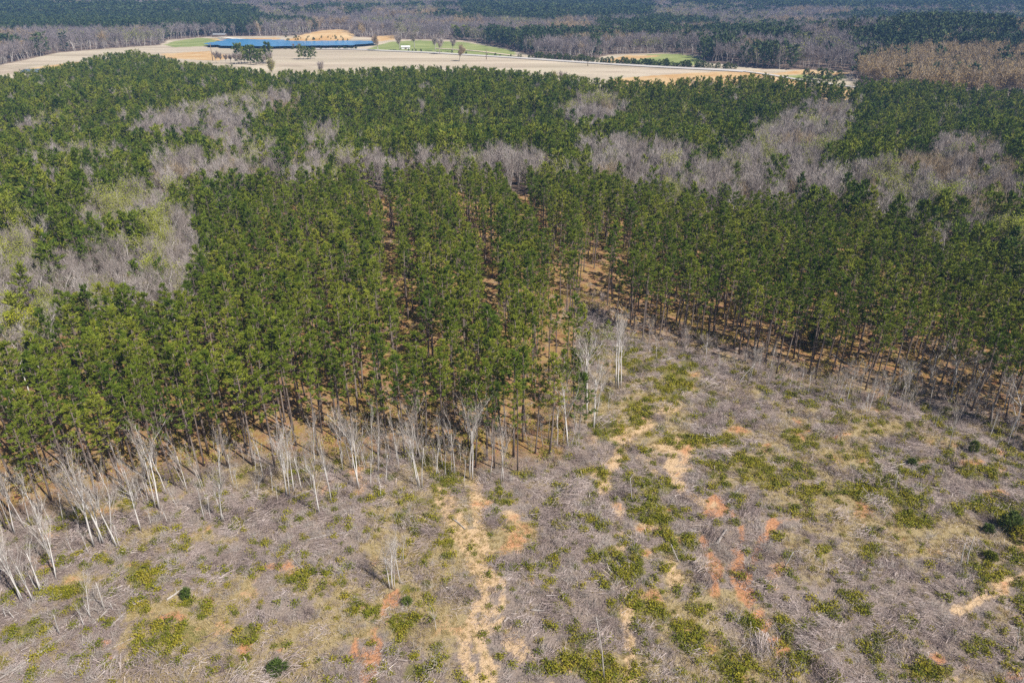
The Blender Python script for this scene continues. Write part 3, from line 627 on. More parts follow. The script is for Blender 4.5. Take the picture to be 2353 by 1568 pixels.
M['needle_far'] = plant_mat('far_pine_needles', [(.015, .036, .014), (.035, .062, .02), (.06, .09, .026), (.10, .125, .035)])
fp = [joined('far_pine', pine(18, .22, 3.6, 15, 2, 6, 1.9, .55, 0, round_=True), M['pinebark'], [M['needle_far'], M['pinebark']]) for i in range(5)]
fbm_ = [joined('far_bare', bare(19, .24, .35, .6, 1, 7, 230, 2.8, .13), M['bark'], [M['bark'], M['twig_far'], M['bud']]) for _ in range(5)]
fg = [joined('far_green', bare(19, .24, .35, .6, 1, 7, 170, 2.8, .13, leaves=110, ll=1.0), M['bark'], [M['bark'], M['twig_far'], M['bud']]) for _ in range(3)]
frr = [joined('far_rust', bare(19, .24, .35, .6, 1, 7, 190, 2.8, .13, leaves=190, ll=1.0), M['bark'], [M['bark'], M['redtwig'], M['rust']]) for _ in range(3)]
ms_all = fp + fbm_ + fg + frr; off = {0: (0, 5), 1: (5, 5), 2: (10, 3), 3: (13, 3)}
fs = rng.uniform(.8, 1.15, len(fx)); fs = np.where(fy > 1300, fs * 1.15, fs); wfac = np.where(fy > 2000, 1.9, np.where(fy > 1300, 1.5, 1.1))
for tt, nm, lb in (((0,), 'far_pine_wood', 'distant blue-green pine woods beyond the pond and the road'), ((1, 2, 3), 'far_hardwood', 'distant grey-brown leafless woods rolling back beyond the pond and the road')):
    q = np.isin(ft, tt); n_ = q.sum(); ids = np.array([off[t][0] + rng.integers(off[t][1]) for t in ft[q]])
    scatter(nm, lb, ms_all, np.stack([fx[q], fy[q], fz[q] - .3], 1), ids, rng.uniform(0, 6.28, n_), np.stack([fs[q] * wfac[q], fs[q] * wfac[q], fs[q]], 1))
print('counts', len(sx), len(mx), len(fx))

# ------------------------------------------------------------------ pale bare trees along the edge of the plantation
ORD = 'first second third fourth fifth sixth seventh eighth ninth tenth eleventh twelfth thirteenth fourteenth fifteenth sixteenth seventeenth eighteenth nineteenth twentieth'.split()
ORD += ['twenty-' + o for o in ORD[:9]] + ['thirtieth'] + ['thirty-' + o for o in ORD[:9]]
edge_m = [sep('edge_%d' % i, bare(12, .12, .42, .30, 2, 9, 190, .8, .014, slim=.8, wig=.035, brf=.30), M['white'], [M['white'], M['dead']]) for i in range(10)]
slim_m = [sep('slim_%d' % i, bare(11, .085, .5, .25, 2, 6, 110, .65, .014, slim=.6, wig=.04, brf=.30), M['white'], [M['white'], M['dead']]) for i in range(5)]
dark_m = [sep('dark_%d' % i, bare(10, .085, .45, .34, 2, 6, 220, .65, .018, slim=.7, wig=.05, brf=.32), M['bark'], [M['bark'], M['dead']]) for i in range(5)]
bigb_m = [sep('broad_%d' % i, bare(14, .19, .35, .65, 3, 5, 900, .9, .02, wig=.08, brf=.5), M['white'], [M['white'], M['dead']]) for i in range(3)]
def cv(k, L):
    s, ox, oy = {1: (.2556, 0, 902), 7: (.2556, 0, 1181), 2: (.2556, 558, 902), 3: (.2556, 1160, 644), 4: (.2556, 1751, 730), 8: (.2556, 601, 1181)}[k]
    return [(a * s + ox, b_ * s + oy, c_ * s + oy, t) for a, b_, c_, t in L]
ET = cv(1, [(1270, 1245, 600, 'e'), (1435, 1050, 190, 'e'), (1400, 1040, 230, 's'), (850, 1390, 520, 'e'), (800, 1450, 1120, 's'), (935, 1360, 330, 'e'), (905, 1360, 640, 'e'), (1055, 1390, 600, 'e'), (1075, 1390, 1020, 's'), (1010, 1360, 680, 's'), (1840, 1150, 620, 's'),
     (1900, 1160, 740, 's'), (2000, 1165, 590, 'e'), (2020, 1160, 640, 's'), (1360, 1190, 950, 's'), (1340, 1010, 600, 's'), (1590, 1030, 680, 's'), (1505, 1170, 980, 's'), (2310, 930, 690, 's'), (660, 1450, 1180, 's'), (1210, 980, 420, 's'), (2140, 880, 560, 's'), (1300, 1000, 620, 'd'), (460, 1380, 960, 's')])
ET += cv(7, [(190, 785, 80, 'e'), (212, 780, 60, 'e'), (302, 790, 110, 'e'), (365, 700, 150, 'e'), (510, 520, -240, 'e'), (505, 585, 60, 'e'), (60, 930, 790, 's'), (810, 925, 490, 's'), (825, 930, 690, 's'), (760, 1010, 800, 's'), (1015, 860, 740, 's'), (330, 680, 430, 's'), (130, 940, 800, 's'), (380, 690, 480, 's')])
ET += cv(2, [(400, 950, 230, 'e'), (422, 940, 200, 's'), (388, 945, 330, 's'), (456, 890, 220, 'e'), (532, 880, 330, 's'), (690, 1090, 490, 'e'), (796, 990, 330, 's'), (783, 900, 300, 'e'), (1046, 870, 80, 'e'), (1028, 840, 140, 'e'), (1058, 700, 330, 's'), (1240, 930, 730, 's'), (1280, 820, 330, 's'), (1216, 730, 250, 'e'),
     (1590, 860, 150, 'e'), (1610, 860, 200, 's'), (1512, 660, 150, 's'), (1575, 850, 190, 's'), (2062, 790, -20, 'e'), (2040, 780, -130, 'e'), (1960, 650, 300, 's'), (320, 1000, 760, 's'), (565, 690, 450, 's'), (130, 950, 700, 's'), (895, 700, 400, 's'), (1100, 720, 420, 's'), (1150, 850, 480, 's'), (620, 850, 520, 's'), (270, 900, 560, 's'), (1490, 640, 330, 's'), (1390, 600, 330, 'd')])
ET += cv(3, [(735, 1215, 330, 'e'), (720, 1000, 380, 'e'), (800, 1320, 640, 'e'), (820, 1250, 660, 's'), (988, 975, 190, 'e'), (1018, 980, 170, 'e'), (1040, 970, 230, 's'), (1000, 980, 300, 's'), (470, 1510, 900, 's'), (565, 1510, 650, 'e'), (665, 1515, 1220, 's'), (600, 1500, 1080, 's'), (800, 1350, 900, 's'), (1450, 720, 480, 'd'), (1360, 710, 480, 's'),
     (1805, 730, 470, 'b'), (2105, 830, 600, 'd'), (2075, 820, 640, 'd'), (925, 1180, 930, 's'), (660, 770, 560, 's'), (530, 860, 520, 's'), (210, 1510, 1200, 'd'), (340, 1500, 1100, 'd'), (390, 1440, 1020, 'd'), (150, 1400, 1100, 'd'), (520, 1480, 900, 'd'), (2170, 620, 400, 'd')])
ET += cv(4, [(75, 450, 170, 'e'), (102, 430, 200, 's'), (245, 640, 400, 's'), (565, 740, 500, 's'), (550, 680, 500, 'd'), (893, 860, 540, 's'), (930, 870, 540, 's'), (950, 860, 560, 's'), (1100, 790, 560, 's'), (1310, 690, 330, 'b'), (1350, 420, 250, 'd'), (1500, 600, 180, 'b'), (1690, 740, 120, 'b'), (1860, 740, 180, 'b'), (1550, 990, 790, 'd'), (1670, 1195, 640, 'd'), (1520, 1300, 960, 'd'), (1530, 1420, 1260, 'd'),
     (2230, 1060, 430, 'b'), (2080, 1220, 1050, 'd'), (2030, 1200, 1090, 'd'), (1250, 1100, 960, 'd'), (1240, 830, 640, 'd'), (1640, 640, 360, 'd'), (2050, 990, 640, 'd'), (2150, 900, 540, 'd'), (1780, 900, 560, 'd'), (2280, 760, 420, 'd'), (2000, 840, 500, 'd'), (1900, 890, 760, 'd'), (1450, 700, 420, 'd'), (1230, 560, 330, 'b'), (1040, 640, 400, 'd'), (2320, 1450, 1330, 'd'), (720, 560, 400, 'd')])
LONE = cv(8, [(1155, 670, 190, 'e'), (1178, 672, 150, 'e'), (1196, 680, 210, 's'), (1248, 620, 60, 's'), (1165, 660, 280, 's'), (1275, 430, 130, 's'), (1568, 1050, 760, 's'), (732, 545, 420, 's')])
for _ in range(60):
    q = rng.uniform(20, 1230); pb = float(line_y(EDGE, q)) + rng.uniform(0, 30); ET.append((q, pb, pb - rng.uniform(80, 175), 's' if rng.random() < .75 else 'd'))
for _ in range(36):
    q = rng.uniform(1480, 2340); pb = float(line_y(EDGE, q)) + rng.uniform(0, 30); ET.append((q, pb, pb - rng.uniform(60, 120), 'd' if rng.random() < .7 else 's'))
CUT = [("at the pines' lower-left corner", -99, 340), ('in front of the left pines', 340, 620), ('beside the first red-soil lane', 620, 900),
       ('in front of the middle pines', 900, 1250), ('in the gap between pine blocks', 1250, 1480), ('fronting the right pines', 1480, 2030), ("at the pines' right corner", 2030, 2500)]
KIND = {'e': ('pale_tree', edge_m, 12, 'pale bare tree'), 's': ('bare_sapling', slim_m, 11, 'thin pale sapling'), 'd': ('bare_tree', dark_m, 10, 'thin dark bare tree'), 'b': ('spreading_tree', bigb_m, 14, 'broad spreading bare tree')}
def stand_up(px_, pb, pt):
    x, y, z = ground_at(px_, pb); lo, hi = .5, 30
    for _ in range(30):
        m_ = (lo + hi) / 2
        if project(x, y, z + m_)[1] < pt: hi = m_
        else: lo = m_
    return x, y, z, lo
def put_edge(px_, pb, pt, t):
    x, y, z, h = stand_up(px_, pb, pt); nm, ms, H0, _ = KIND[t]; s = h / H0
    w_ = s if t == 'b' else max(s, .62) * 1.05
    return plant(nm, ms[int(rng.integers(len(ms)))], (x, y, z - .05), rng.uniform(0, 6.28), (w_, w_, s), tuple(rng.normal(size=2) * .03))
for ph, a, b_ in CUT:
    for t in 'esdb':
        Lk = sorted([e_ for e_ in ET if a <= e_[0] < b_ and e_[3] == t])
        for i, (q, pb, pt, _) in enumerate(Lk):
            e = put_edge(q, pb, pt, t)
            pos = ('' if len(Lk) == 1 else ORD[i] + ' from the left of the ') + KIND[t][3] + ('' if len(Lk) == 1 else 's') + ' ' + ph
            tag(e, pos, 'bare tree', 'bare trees along the plantation edge')
lone_lb = ['front left stem of the lone clump of bare saplings standing in the clearing', 'tallest middle stem of the lone sapling clump standing in the clearing', 'front right stem of the lone sapling clump in the clearing', 'thin stem set apart just right of the lone sapling clump', 'short rear stem inside the lone sapling clump in the clearing',
           'thin sapling standing behind and right of the lone clump', 'lone thin pale sapling in the brush left of the tan track', 'short bare sapling left of the lone clump in the clearing']
for (q, pb, pt, t), lb in zip(LONE, lone_lb): tag(put_edge(q, pb, pt, t), lb, 'bare tree', 'bare saplings in the clearing')

# undergrowth thicket of leafless saplings all along the edge (nobody could count these)
tx, ty = jitter_grid(72, 240, 1.5, 0, .5); tz = height(tx, ty); a, b_ = project(tx, ty, tz); ey = line_y(EDGE, a)
k = (b_ > ey - 34) & (b_ < ey + 22) & (rng.random(len(tx)) < .30 * (1 + (a > 1440) * .6 + ((a > 1180) & (a < 1440)) * .3)) | (inpoly(a, b_, [(1180, 1070), (1240, 900), (1262, 760), (1300, 700), (1400, 720), (1440, 800), (1420, 960), (1330, 1090)]) & (rng.random(len(tx)) < .30))
tx, ty, tz = tx[k], ty[k], tz[k]
thick = [joined('thicket', bare(3.2, .022, .2, .6, 2, 5, 90, .5, .012), M['dead'], [M['dead'], M['stick']]) for _ in range(5)]
s = rng.uniform(.5, 1.6, len(tx))
scatter('sapling_thicket', 'low leafless scrub and saplings along the edge of the pines', thick, np.stack([tx, ty, tz], 1), rng.integers(0, 5, len(tx)), rng.uniform(0, 6.28, len(tx)), np.stack([s * 1.1, s * 1.1, s], 1), rng.normal(size=(len(tx), 2)) * .1)

# ------------------------------------------------------------------ ground cover of the clearing
vals = {'green': green, 'tan': tan, 'orange': orange, 'straw': straw, 'litter': litter}
def sample(nm, x, y):
    iy = np.clip(np.searchsorted(ys, y), 1, len(ys) - 1); iy = np.where(np.abs(ys[iy - 1] - y) < np.abs(ys[iy] - y), iy - 1, iy)
    ix = np.clip(np.round((x / (y + 125) + 1.25) / 2.5 * (NX - 1)).astype(int), 0, NX - 1); return vals[nm].reshape(len(ys), NX)[iy, ix]
def cover(sp, lo=40, hi=235):
    x, y = jitter_grid(lo, hi, sp, 0, .5, 1.2); z = height(x, y); a, b_ = project(x, y, z); return x, y, z, a, b_, b_ > line_y(EDGE, a) - 6
def heap(n, rad, l0, l1, w0, w1, zmax, align=None, mi=0, up=.12):
    B = MB(); a = rng.uniform(0, 6.28, n) if align is None else align + rng.normal(size=n) * .45
    l = rng.uniform(l0, l1, n); c = np.stack([rng.normal(size=n) * rad * .5, rng.normal(size=n) * rad * .5, rng.uniform(.03, zmax, n)], 1)
    d = np.stack([np.cos(a) * l, np.sin(a) * l, rng.normal(size=n) * up * l], 1); B.blades(c - d / 2, d, rng.uniform(w0, w1, n), mi)
    return B
slash = [heap(70, 1.3, .3, 1.5, .008, .034, .35, None if i % 2 else rng.uniform(0, 3)).mesh('slash_sticks', [M['stick']]) for i in range(8)]
def dead_bush():
    B = MB(); n = 60; d = unit(n); d[:, 2] = np.abs(d[:, 2]) * .9 + .2
    B.blades(rng.normal(size=(n, 3)) * [.3, .3, .1] + [0, 0, .12], d * rng.uniform(.35, 1.2, (n, 1)), .014); return B.mesh('dry_bush', [M['dead']])
bushes = [dead_bush() for _ in range(4)]
piles = [heap(170, 1.5, .4, 1.9, .008, .032, .8, rng.uniform(0, 3), up=.3).mesh('slash_pile', [M['stick']]) for i in range(4)]
x, y, z, a, b_, ok = cover(.95)
den = .72 - .68 * sample('tan', x, y) - .68 * sample('orange', x, y) - .35 * sample('green', x, y) - .35 * sample('straw', x, y)
den *= .25 + 1.5 * fbm(x / 6, y / 6, 160, 3)
k = ok & (rng.random(len(x)) < den); x, y, z = x[k], y[k], z[k]; s = rng.uniform(.6, 1.25, len(x))
ids = np.where(rng.random(len(x)) < .66, rng.integers(0, 8, len(x)), 8 + rng.integers(0, 4, len(x)))
pl_ = (fbm(x / 5, y / 9, 166, 3) > .60) & (rng.random(len(x)) < .2); ids[pl_] = 12 + rng.integers(0, 4, pl_.sum())
scatter('logging_slash', 'grey sticks and dry brush left all over the felled clearing', slash + bushes + piles, np.stack([x, y, z], 1), ids, rng.uniform(0, 6.28, len(x)), np.stack([s, s, s * rng.uniform(.8, 1.6, len(x))], 1))
print('slash', len(x))
def shrub():
    B = MB(); n = 95; c = rng.normal(size=(n, 3)) * [.27, .27, .16] + [0, 0, .30]; c[:, 2] = np.abs(c[:, 2]); B.blades(c, unit(n) * rng.uniform(.12, .26, (n, 1)), .065, 0, True); return B.mesh('low_shrub', [M['shrub']])
shrubs = [shrub() for _ in range(5)]
x, y, z, a, b_, ok = cover(.62)
den = sample('green', x, y) * 1.15 + .08 + .85 * np.clip(fbm(x / 3, y / 3, 170, 3) - .54, 0, 1) * 3 * (.45 + (a > 1180) * .75)
den *= 1 - .75 * np.maximum(sample('orange', x, y), sample('tan', x, y)); den *= .15 + 1.3 * (vnoise(x / 1.1, y / 1.1, 175) > .48)
k = ok & (rng.random(len(x)) < den); x, y, z = x[k], y[k], z[k]; s = rng.uniform(.55, 1.35, len(x))
scatter('green_ground_cover', 'low olive-green shrubs scattered in patches over the clearing', shrubs, np.stack([x, y, z], 1), rng.integers(0, 5, len(x)), rng.uniform(0, 6.28, len(x)), np.stack([s, s, s * rng.uniform(.7, 1.2, len(x))], 1))
print('shrubs', len(x))
def grass():
    B = MB(); n = 34; d = unit(n) * .5; d[:, 2] = rng.uniform(.35, .8, n); B.blades(rng.normal(size=(n, 3)) * [.16, .16, 0], d * rng.uniform(.4, .9, (n, 1)), .014); return B.mesh('grass_tuft', [M['straw']])
gr = [grass() for _ in range(3)]
x, y, z, a, b_, ok = cover(.6)
den = sample('straw', x, y) * .7 + .05 + .15 * sample('tan', x, y)
k = ok & (rng.random(len(x)) < den); x, y, z = x[k], y[k], z[k]; s = rng.uniform(.6, 1.4, len(x))
scatter('dry_grass', 'straw-coloured grass tufts in the clearing', gr, np.stack([x, y, z], 1), rng.integers(0, 3, len(x)), rng.uniform(0, 6.28, len(x)), np.stack([s, s, s], 1))
print('grass', len(x))
# seedlings and grass on the floor of the stand
x, y = jitter_grid(80, 240, 1.6, 0, .5); z = height(x, y); a, b_ = project(x, y, z); k = (b_ < line_y(EDGE, a)) & (b_ > 500) & (rng.random(len(x)) < np.clip(fbm(x / 7, y / 7, 180, 3) - .38, 0, 1) * 2.6)
x, y, z = x[k], y[k], z[k]; s = rng.uniform(.8, 2.2, len(x))
M['under'] = plant_mat('understorey', [(.14, .15, .015), (.27, .24, .035), (.38, .29, .07)], trans=.15)
def under():
    B = MB(); n = 60; c = rng.normal(size=(n, 3)) * [.35, .35, .12] + [0, 0, .2]; c[:, 2] = np.abs(c[:, 2]); B.blades(c, unit(n) * rng.uniform(.12, .3, (n, 1)), .05, 0, True); return B.mesh('understorey', [M['under']])
un = [under() for _ in range(3)]
scatter('forest_floor_growth', 'yellow-green undergrowth on the red floor beneath the pines', un, np.stack([x, y, z], 1), rng.integers(0, 3, len(x)), rng.uniform(0, 6.28, len(x)), np.stack([s, s, s], 1))

x, y = jitter_grid(80, 235, 1.9, 0, .5); z = height(x, y); a, b_ = project(x, y, z); k = (b_ < line_y(EDGE, a) + 4) & (b_ > 520) & (rng.random(len(x)) < .15 + .6 * (b_ > line_y(EDGE, a) - 60))
x, y, z = x[k], y[k], z[k]; s = rng.uniform(.5, 1.1, len(x))
scatter('forest_floor_debris', 'fallen branches and dry brush on the floor beneath the pines', slash + bushes, np.stack([x, y, z], 1), rng.integers(0, 12, len(x)), rng.uniform(0, 6.28, len(x)), np.stack([s, s, s], 1))
# ------------------------------------------------------------------ logs, poles and stumps, one by one
def stick_between(p, q, r0, r1, name, label, cat, branches=3, mat='log', group=None):
    """a felled trunk lying between two points with stubs of branches"""
    p = np.array(p, float); q = np.array(q, float); mid_ = (p + q) / 2 + rng.normal(size=3) * np.array([.08, .08, .03]) * np.linalg.norm(q - p) * .2
    o = p.copy(); B = MB(); P = [p - o, (p + mid_) / 2 - o, mid_ - o, (mid_ + q) / 2 - o, q - o]; B.tube(P, np.linspace(r0, r1, 5), 7)
    me_ = B.mesh(name, [M[mat]], True); e = link(name, me_, None, tuple(o))
    K = MB(); L_ = np.linalg.norm(q - p)
    for _ in range(branches):
        f = rng.uniform(.35, .98); c = P[0] + (P[-1] - P[0]) * f; d = rng.normal(size=3) + (q - p) / L_; d[2] = abs(d[2]) * .6; d /= np.linalg.norm(d); K.tube([c, c + d * rng.uniform(.3, .16 * L_ + .5)], [r1 * .6, .01], 4)
    if branches: link('branch_stubs', K.mesh('branch_stubs', [M[mat]]), e)
    return tag(e, label, cat, group)
LOGS = [((0, 1559), (141, 1467), .14, 'long straight felled trunk lying at the bottom-left corner'), ((143, 1464), (184, 1434), .12, 'short felled trunk ending at the foot of the lower-left saplings'), ((88, 1500), (104, 1484), .09, 'small log beside the long bottom-left trunk'),
 ((212, 1437), (253, 1393), .11, 'bowed felled trunk right of the corner saplings'), ((218, 1430), (258, 1392), .09, 'thin trunk lying alongside the bowed one right of the corner saplings'), ((258, 1434), (302, 1396), .09, 'pale thin log slanting through olive shrubs in the lower left'),
 ((194, 1373), (268, 1390), .10, 'pale crooked log behind the snapped trunk in the lower left'), ((245, 1493), (304, 1465), .09, 'thin pale log by the orange soil at the lower left'), ((383, 1378), (422, 1350), .14, 'bundle-like grey log in the brush below the straw grass'), ((183, 1503), (206, 1482), .08, 'short pale stick-like log near the bottom-left olive shrubs'),
 ((673, 1143), (722, 1124), .13, 'pale bent trunk fallen against the front saplings left of the middle'), ((705, 1240), (800, 1222), .12, 'weathered log in brush below the middle saplings'), ((660, 1268), (706, 1317), .10, 'straight pale log left of the lone sapling clump'), ((560, 1120), (600, 1145), .08, 'grey log among twigs at the edge of the left pines'),
 ((1036, 1189), (1069, 1216), .14, 'dark grey log lying across the head of the tan track'), ((1118, 1292), (1142, 1304), .12, 'dark log at the right side of the tan track'), ((1220, 1401), (1250, 1404), .14, 'short thick pale log right of the tan track'), ((1668, 1157), (1704, 1118), .15, 'pale straight log above the orange patch on the right'),
 ((1646, 1250), (1668, 1217), .22, 'thick short grey log beside the orange track'), ((2024, 1144), (2079, 1210), .11, 'long thin log running down through green shrubs on the right'), ((2030, 1190), (2045, 1172), .08, 'short pale log near the long thin one on the right'), ((2060, 1068), (2090, 1063), .12, 'short white-grey log with a dark shrub at its end'),
 ((1884, 1497), (1918, 1486), .12, 'pale log at the bottom right by olive shrubs'), ((1901, 1568), (1915, 1520), .10, 'slender pale log standing out at the bottom edge right of the middle'), ((1906, 812), (1950, 838), .15, 'pale fallen trunks under the right pines'), ((1885, 1385), (1908, 1410), .14, 'jagged grey log in the slash pile on the right'),
 ((1865, 1420), (1915, 1398), .11, 'pale log fanning out of the slash pile on the right'), ((1862, 1408), (1905, 1396), .09, 'thin log on top of the slash pile on the right'), ((1520, 830), (1554, 820), .12, 'pale log by the green mound near the pine gap'), ((1505, 825), (1548, 835), .09, 'second pale log crossing behind the green mound near the pine gap'),
 ((1440, 775), (1480, 790), .1, 'white-grey branch on the ground in front of the pine gap'), ((2330, 1490), (2280, 1470), .13, 'dark log in the blackened brush at the right edge'), ((1800, 1020), (1840, 1040), .08, 'thin grey log in the brush right of the orange patch'), ((1700, 1490), (1722, 1470), .08, 'thin log at the bottom right of the dotted shrubs'), ((1345, 1220), (1380, 1260), .08, 'grey stick in the brush left of the pale vertical track')]
for (pa, pb, r_0, lb) in LOGS:
    A = ground_at(*pa); B_ = ground_at(*pb)
    stick_between((A[0], A[1], A[2] + r_0 * .7), (B_[0], B_[1], B_[2] + r_0 * .9), r_0, r_0 * .55, 'fallen_log', lb, 'log', 3, 'log', 'logs left lying in the clearing')
POLES = [((1694, 882), (1734, 836), 'pale leaning dead trunk standing out in front of the right pines'), ((1922, 927), (1945, 883), 'short leaning pale trunk at the foot of the right pines'), ((1388, 1560), (1374, 1418), 'tall dead sapling trunk near the bottom middle'),
 ((2336, 1490), (2345, 1440), 'dark broken stem in the blackened brush at the right edge'), ((1800, 1303), (1822, 1268), 'leaning dead stem with a twiggy top in brush on the right'), ((2220, 1300), (2240, 1232), 'dark dead stem, the right one of two in the clearing'), ((2208, 1298), (2218, 1250), 'dark dead stem, the left one of two in the clearing'), ((2055, 1120), (2062, 1094), 'short dark stump-like stem among green shrubs on the right'),
 ((240, 1402), (220, 1340), 'snapped pale trunk, broken off short, in the lower left'), ((138, 1457), (122, 1412), 'thick snapped grey trunk beside the long felled trunk'), ((1452, 1150), (1448, 1098), 'dark dead stem in the middle of the round green patch'), ((1560, 1290), (1543, 1250), 'thin dark stem beside the dotted shrubs')]
for (pa, pt, lb) in POLES:
    x, y, z, h = stand_up(pa[0], pa[1], pt[1]); q = project(x, y, z + h); dx = (pt[0] - q[0]) / F * math.hypot(y, CAM_H)
    stick_between((x, y, z - .1), (x + dx, y + .1, z + h), .09, .04, 'dead_trunk', lb, 'dead trunk', 5, 'log' if 'pale' in lb else 'bark', 'dead stems standing in the clearing')

# ------------------------------------------------------------------ evergreen bushes in the clearing
def bush_mb(r, h, n, l=.3, wd=.06):
    T, K = MB(), MB(); T.tube([(0, 0, 0), (.03, 0, h * .5), (0, .03, h * .85)], [.06, .04, .015], 5)
    t = rng.random(n); a = rng.uniform(0, 6.28, n); rr = r * np.sqrt(rng.random(n)) * np.sin(np.pi * np.clip(t * .75 + .22, 0, 1)) ** .8
    c = np.stack([rr * np.cos(a), rr * np.sin(a), .08 * h + t * h * .9], 1); q_ = c[rng.integers(0, n, 16)]; j_ = np.argmin(((c[:, None] - q_[None]) ** 2).sum(2), 1); c = q_[j_] + (c - q_[j_]) * .62 + rng.normal(size=(n, 3)) * .07 * r; d = unit(n) * .7 + np.stack([np.cos(a), np.sin(a), np.full(n, .6)], 1) * .6
    K.blades(c, d * l, wd); return T, K
EV = [(640, 1542, 1.2, 1.6, 'round dark evergreen bush alone at the bottom edge of the clearing'), (2316, 1218, 1.5, 3.2, 'bushy pine with a dark shadow among green shrubs at the right edge'), (2268, 1220, .8, 1.1, 'small dark evergreen bush just left of the bushy pine'), (2274, 1285, .9, 1.2, 'round green bush casting a shadow below the bushy pine'),
      (429, 1374, .55, 1.7, 'small conical evergreen seedling in grey brush at the lower left'), (2234, 1038, .8, 2.2, 'dark narrow evergreen below the right corner of the pines'), (2094, 1066, .7, 1.0, 'tiny dark shrub at the end of the white-grey log'), (935, 1385, .6, .8, 'small bright green bush at the foot of the lone sapling clump'),
      (2345, 1236, 1.8, 2.0, 'yellow-green bush at the right edge beside the bushy pine'), (1880, 800, 3.4, 9.0, 'dark bushy cedar standing at the front of the right pines')]
for i, (q, pb, r, h, lb) in enumerate(EV):
    x, y, z = ground_at(q, pb); m_ = M['cedar'] if i not in (3, 8) else M['shrub']
    tag(plant('evergreen_bush', sep('bush_%d' % i, bush_mb(r, h, int(500 + 330 * r * h), .34, .055), M['pinebark'], [m_]), (x, y, z), 0, 1, parts=('trunk', 'foliage')), lb, 'bush')
# young pines in the gap between the blocks
YP = [(1335, 808, 700, 'young pine with a full crown at the gap between the pine blocks'), (1318, 940, 800, 'short young pine in the gap in front of the middle pines'), (1345, 862, 760, 'young pine behind the tall pale trees in the gap'), (1330, 1000, 852, 'young pine low in the gap beside the pale saplings'), (1395, 800, 735, 'bushy little pine behind the tallest pale tree'), (1290, 900, 800, 'thin young pine at the inner edge of the middle pines')]
yp = [sep('young_%d' % i, pine(10, .3, 1.7, 22, 3, 11, .5, .09, 0), M['pinebark'], [M['needle'], M['pinebark']]) for i in range(3)]
for q, pb, pt, lb in YP:
    x, y, z, h = stand_up(q, pb, pt); tag(plant('young_pine', yp[int(rng.integers(3))], (x, y, z), rng.uniform(0, 6), h / 10), lb, 'pine tree')

# ------------------------------------------------------------------ trees, hedges and poles of the farm fields
F_bare = [sep('field_bare_%d' % i, bare(17, .6, .3, .7, 2, 8, 1300, 2.2, .13, leaves=n_ * 2, ll=.7), M['bark'], [M['bark'], M['twig'] if n_ < 300 else M['redtwig'], M['rust'] if n_ < 500 else M['bud']]) for i, n_ in enumerate((150, 420, 700))]
F_pine = [sep('field_pine_%d' % i, pine(15, .2, 3.4, 24, 4, 9, 1.2, .32, 0, round_=True), M['pinebark'], [M['needle_dark'], M['pinebark']]) for i in range(3)]
FT = [(1055, 141, 95, 1, 'broad brown-budded tree beside the road on the tan field'), (869, 117, 73, 1, 'tall brown-budded tree by the right end of the pond'), (1000, 118, 78, 0, 'grey round-crowned tree of the homestead clump, right of its middle'), (952, 113, 66, 0, 'largest bare tree of the homestead on the green lawn'), (918, 116, 76, 0, 'bare tree on the lawn left of the largest homestead tree'),
 (1010, 125, 82, 0, 'bare tree by the junction of track and road'), (1040, 120, 84, 0, 'tall thin-crowned tree between homestead and field tree'), (629, 178, 127, 2, 'yellow-green tree standing on the near side of the tan field'), (737, 178, 136, 0, 'wide bare tree standing over the pine tops at the field edge'), (1293, 205, 158, 0, 'pale multi-stemmed bare tree over the pines at the field edge'), (1273, 198, 157, 2, 'small budding tree over the pine tops at the field edge'),
 (688, 113, 98, 0, 'small bare tree, right of two at the pond shore'), (674, 113, 99, 0, 'small bare tree, left of two at the pond shore'), (1190, 100, 76, 1, 'rusty bare tree beside the dark evergreens of the homestead'), (282, 158, 128, 0, 'bare tree over the pines at the left of the field'), (312, 152, 126, 1, 'reddish bare tree over the pines at the left of the field')]
for q, pb, pt, t, lb in FT:
    x, y, z, h = stand_up(q, pb, pt); h = min(h, 34); tag(plant('field_tree', F_bare[t], (x, y, z), rng.uniform(0, 6), (h / 20, h / 20, h / 17)), lb, 'tree')
def row_px(name, L, hts, meshes, lab, cat, group, H0, wmul=1.0):
    for i, (q, pb) in enumerate(L):
        x, y, z = ground_at(q, pb); h = rng.uniform(*hts); e = plant(name, meshes[int(rng.integers(len(meshes)))], (x, y, z), rng.uniform(0, 6), (h / H0 * wmul, h / H0 * wmul, h / H0))
        tag(e, lab, cat, group)
row_px('pine_tree', [(q, 147 + rng.uniform(-3, 3)) for q in np.linspace(548, 618, 11)], (11, 17), F_pine, 'dark pine in the clump standing on the tan field', 'pine tree', 'pines clumped on the tan field', 15)
row_px('bare_tree', [(q, 147 + rng.uniform(-2, 2)) for q in np.linspace(497, 620, 12)], (8, 12), F_bare[:1], 'low grey bare tree in the clump standing on the tan field', 'tree', 'bare trees clumped on the tan field', 17)
row_px('pine_tree', [(690, 137), (698, 136), (707, 137), (714, 136), (722, 135)], (9, 12), F_pine, 'small pine in the second, smaller clump on the tan field', 'pine tree', 'pines of the smaller field clump', 15)
row_px('pine_tree', [(1045, 90), (1052, 92), (1060, 91), (1068, 92), (1078, 93), (1088, 93), (1102, 93), (1108, 94), (1120, 94)], (12, 17), F_pine, 'dark dense evergreen in the row behind the homestead', 'evergreen tree', 'evergreens behind the homestead', 15, 1.5)
cd_m = [sep('cedar_%d' % i, bush_mb(2.0, 5, 420, .7, .2), M['pinebark'], [M['cedar']]) for i in range(3)]
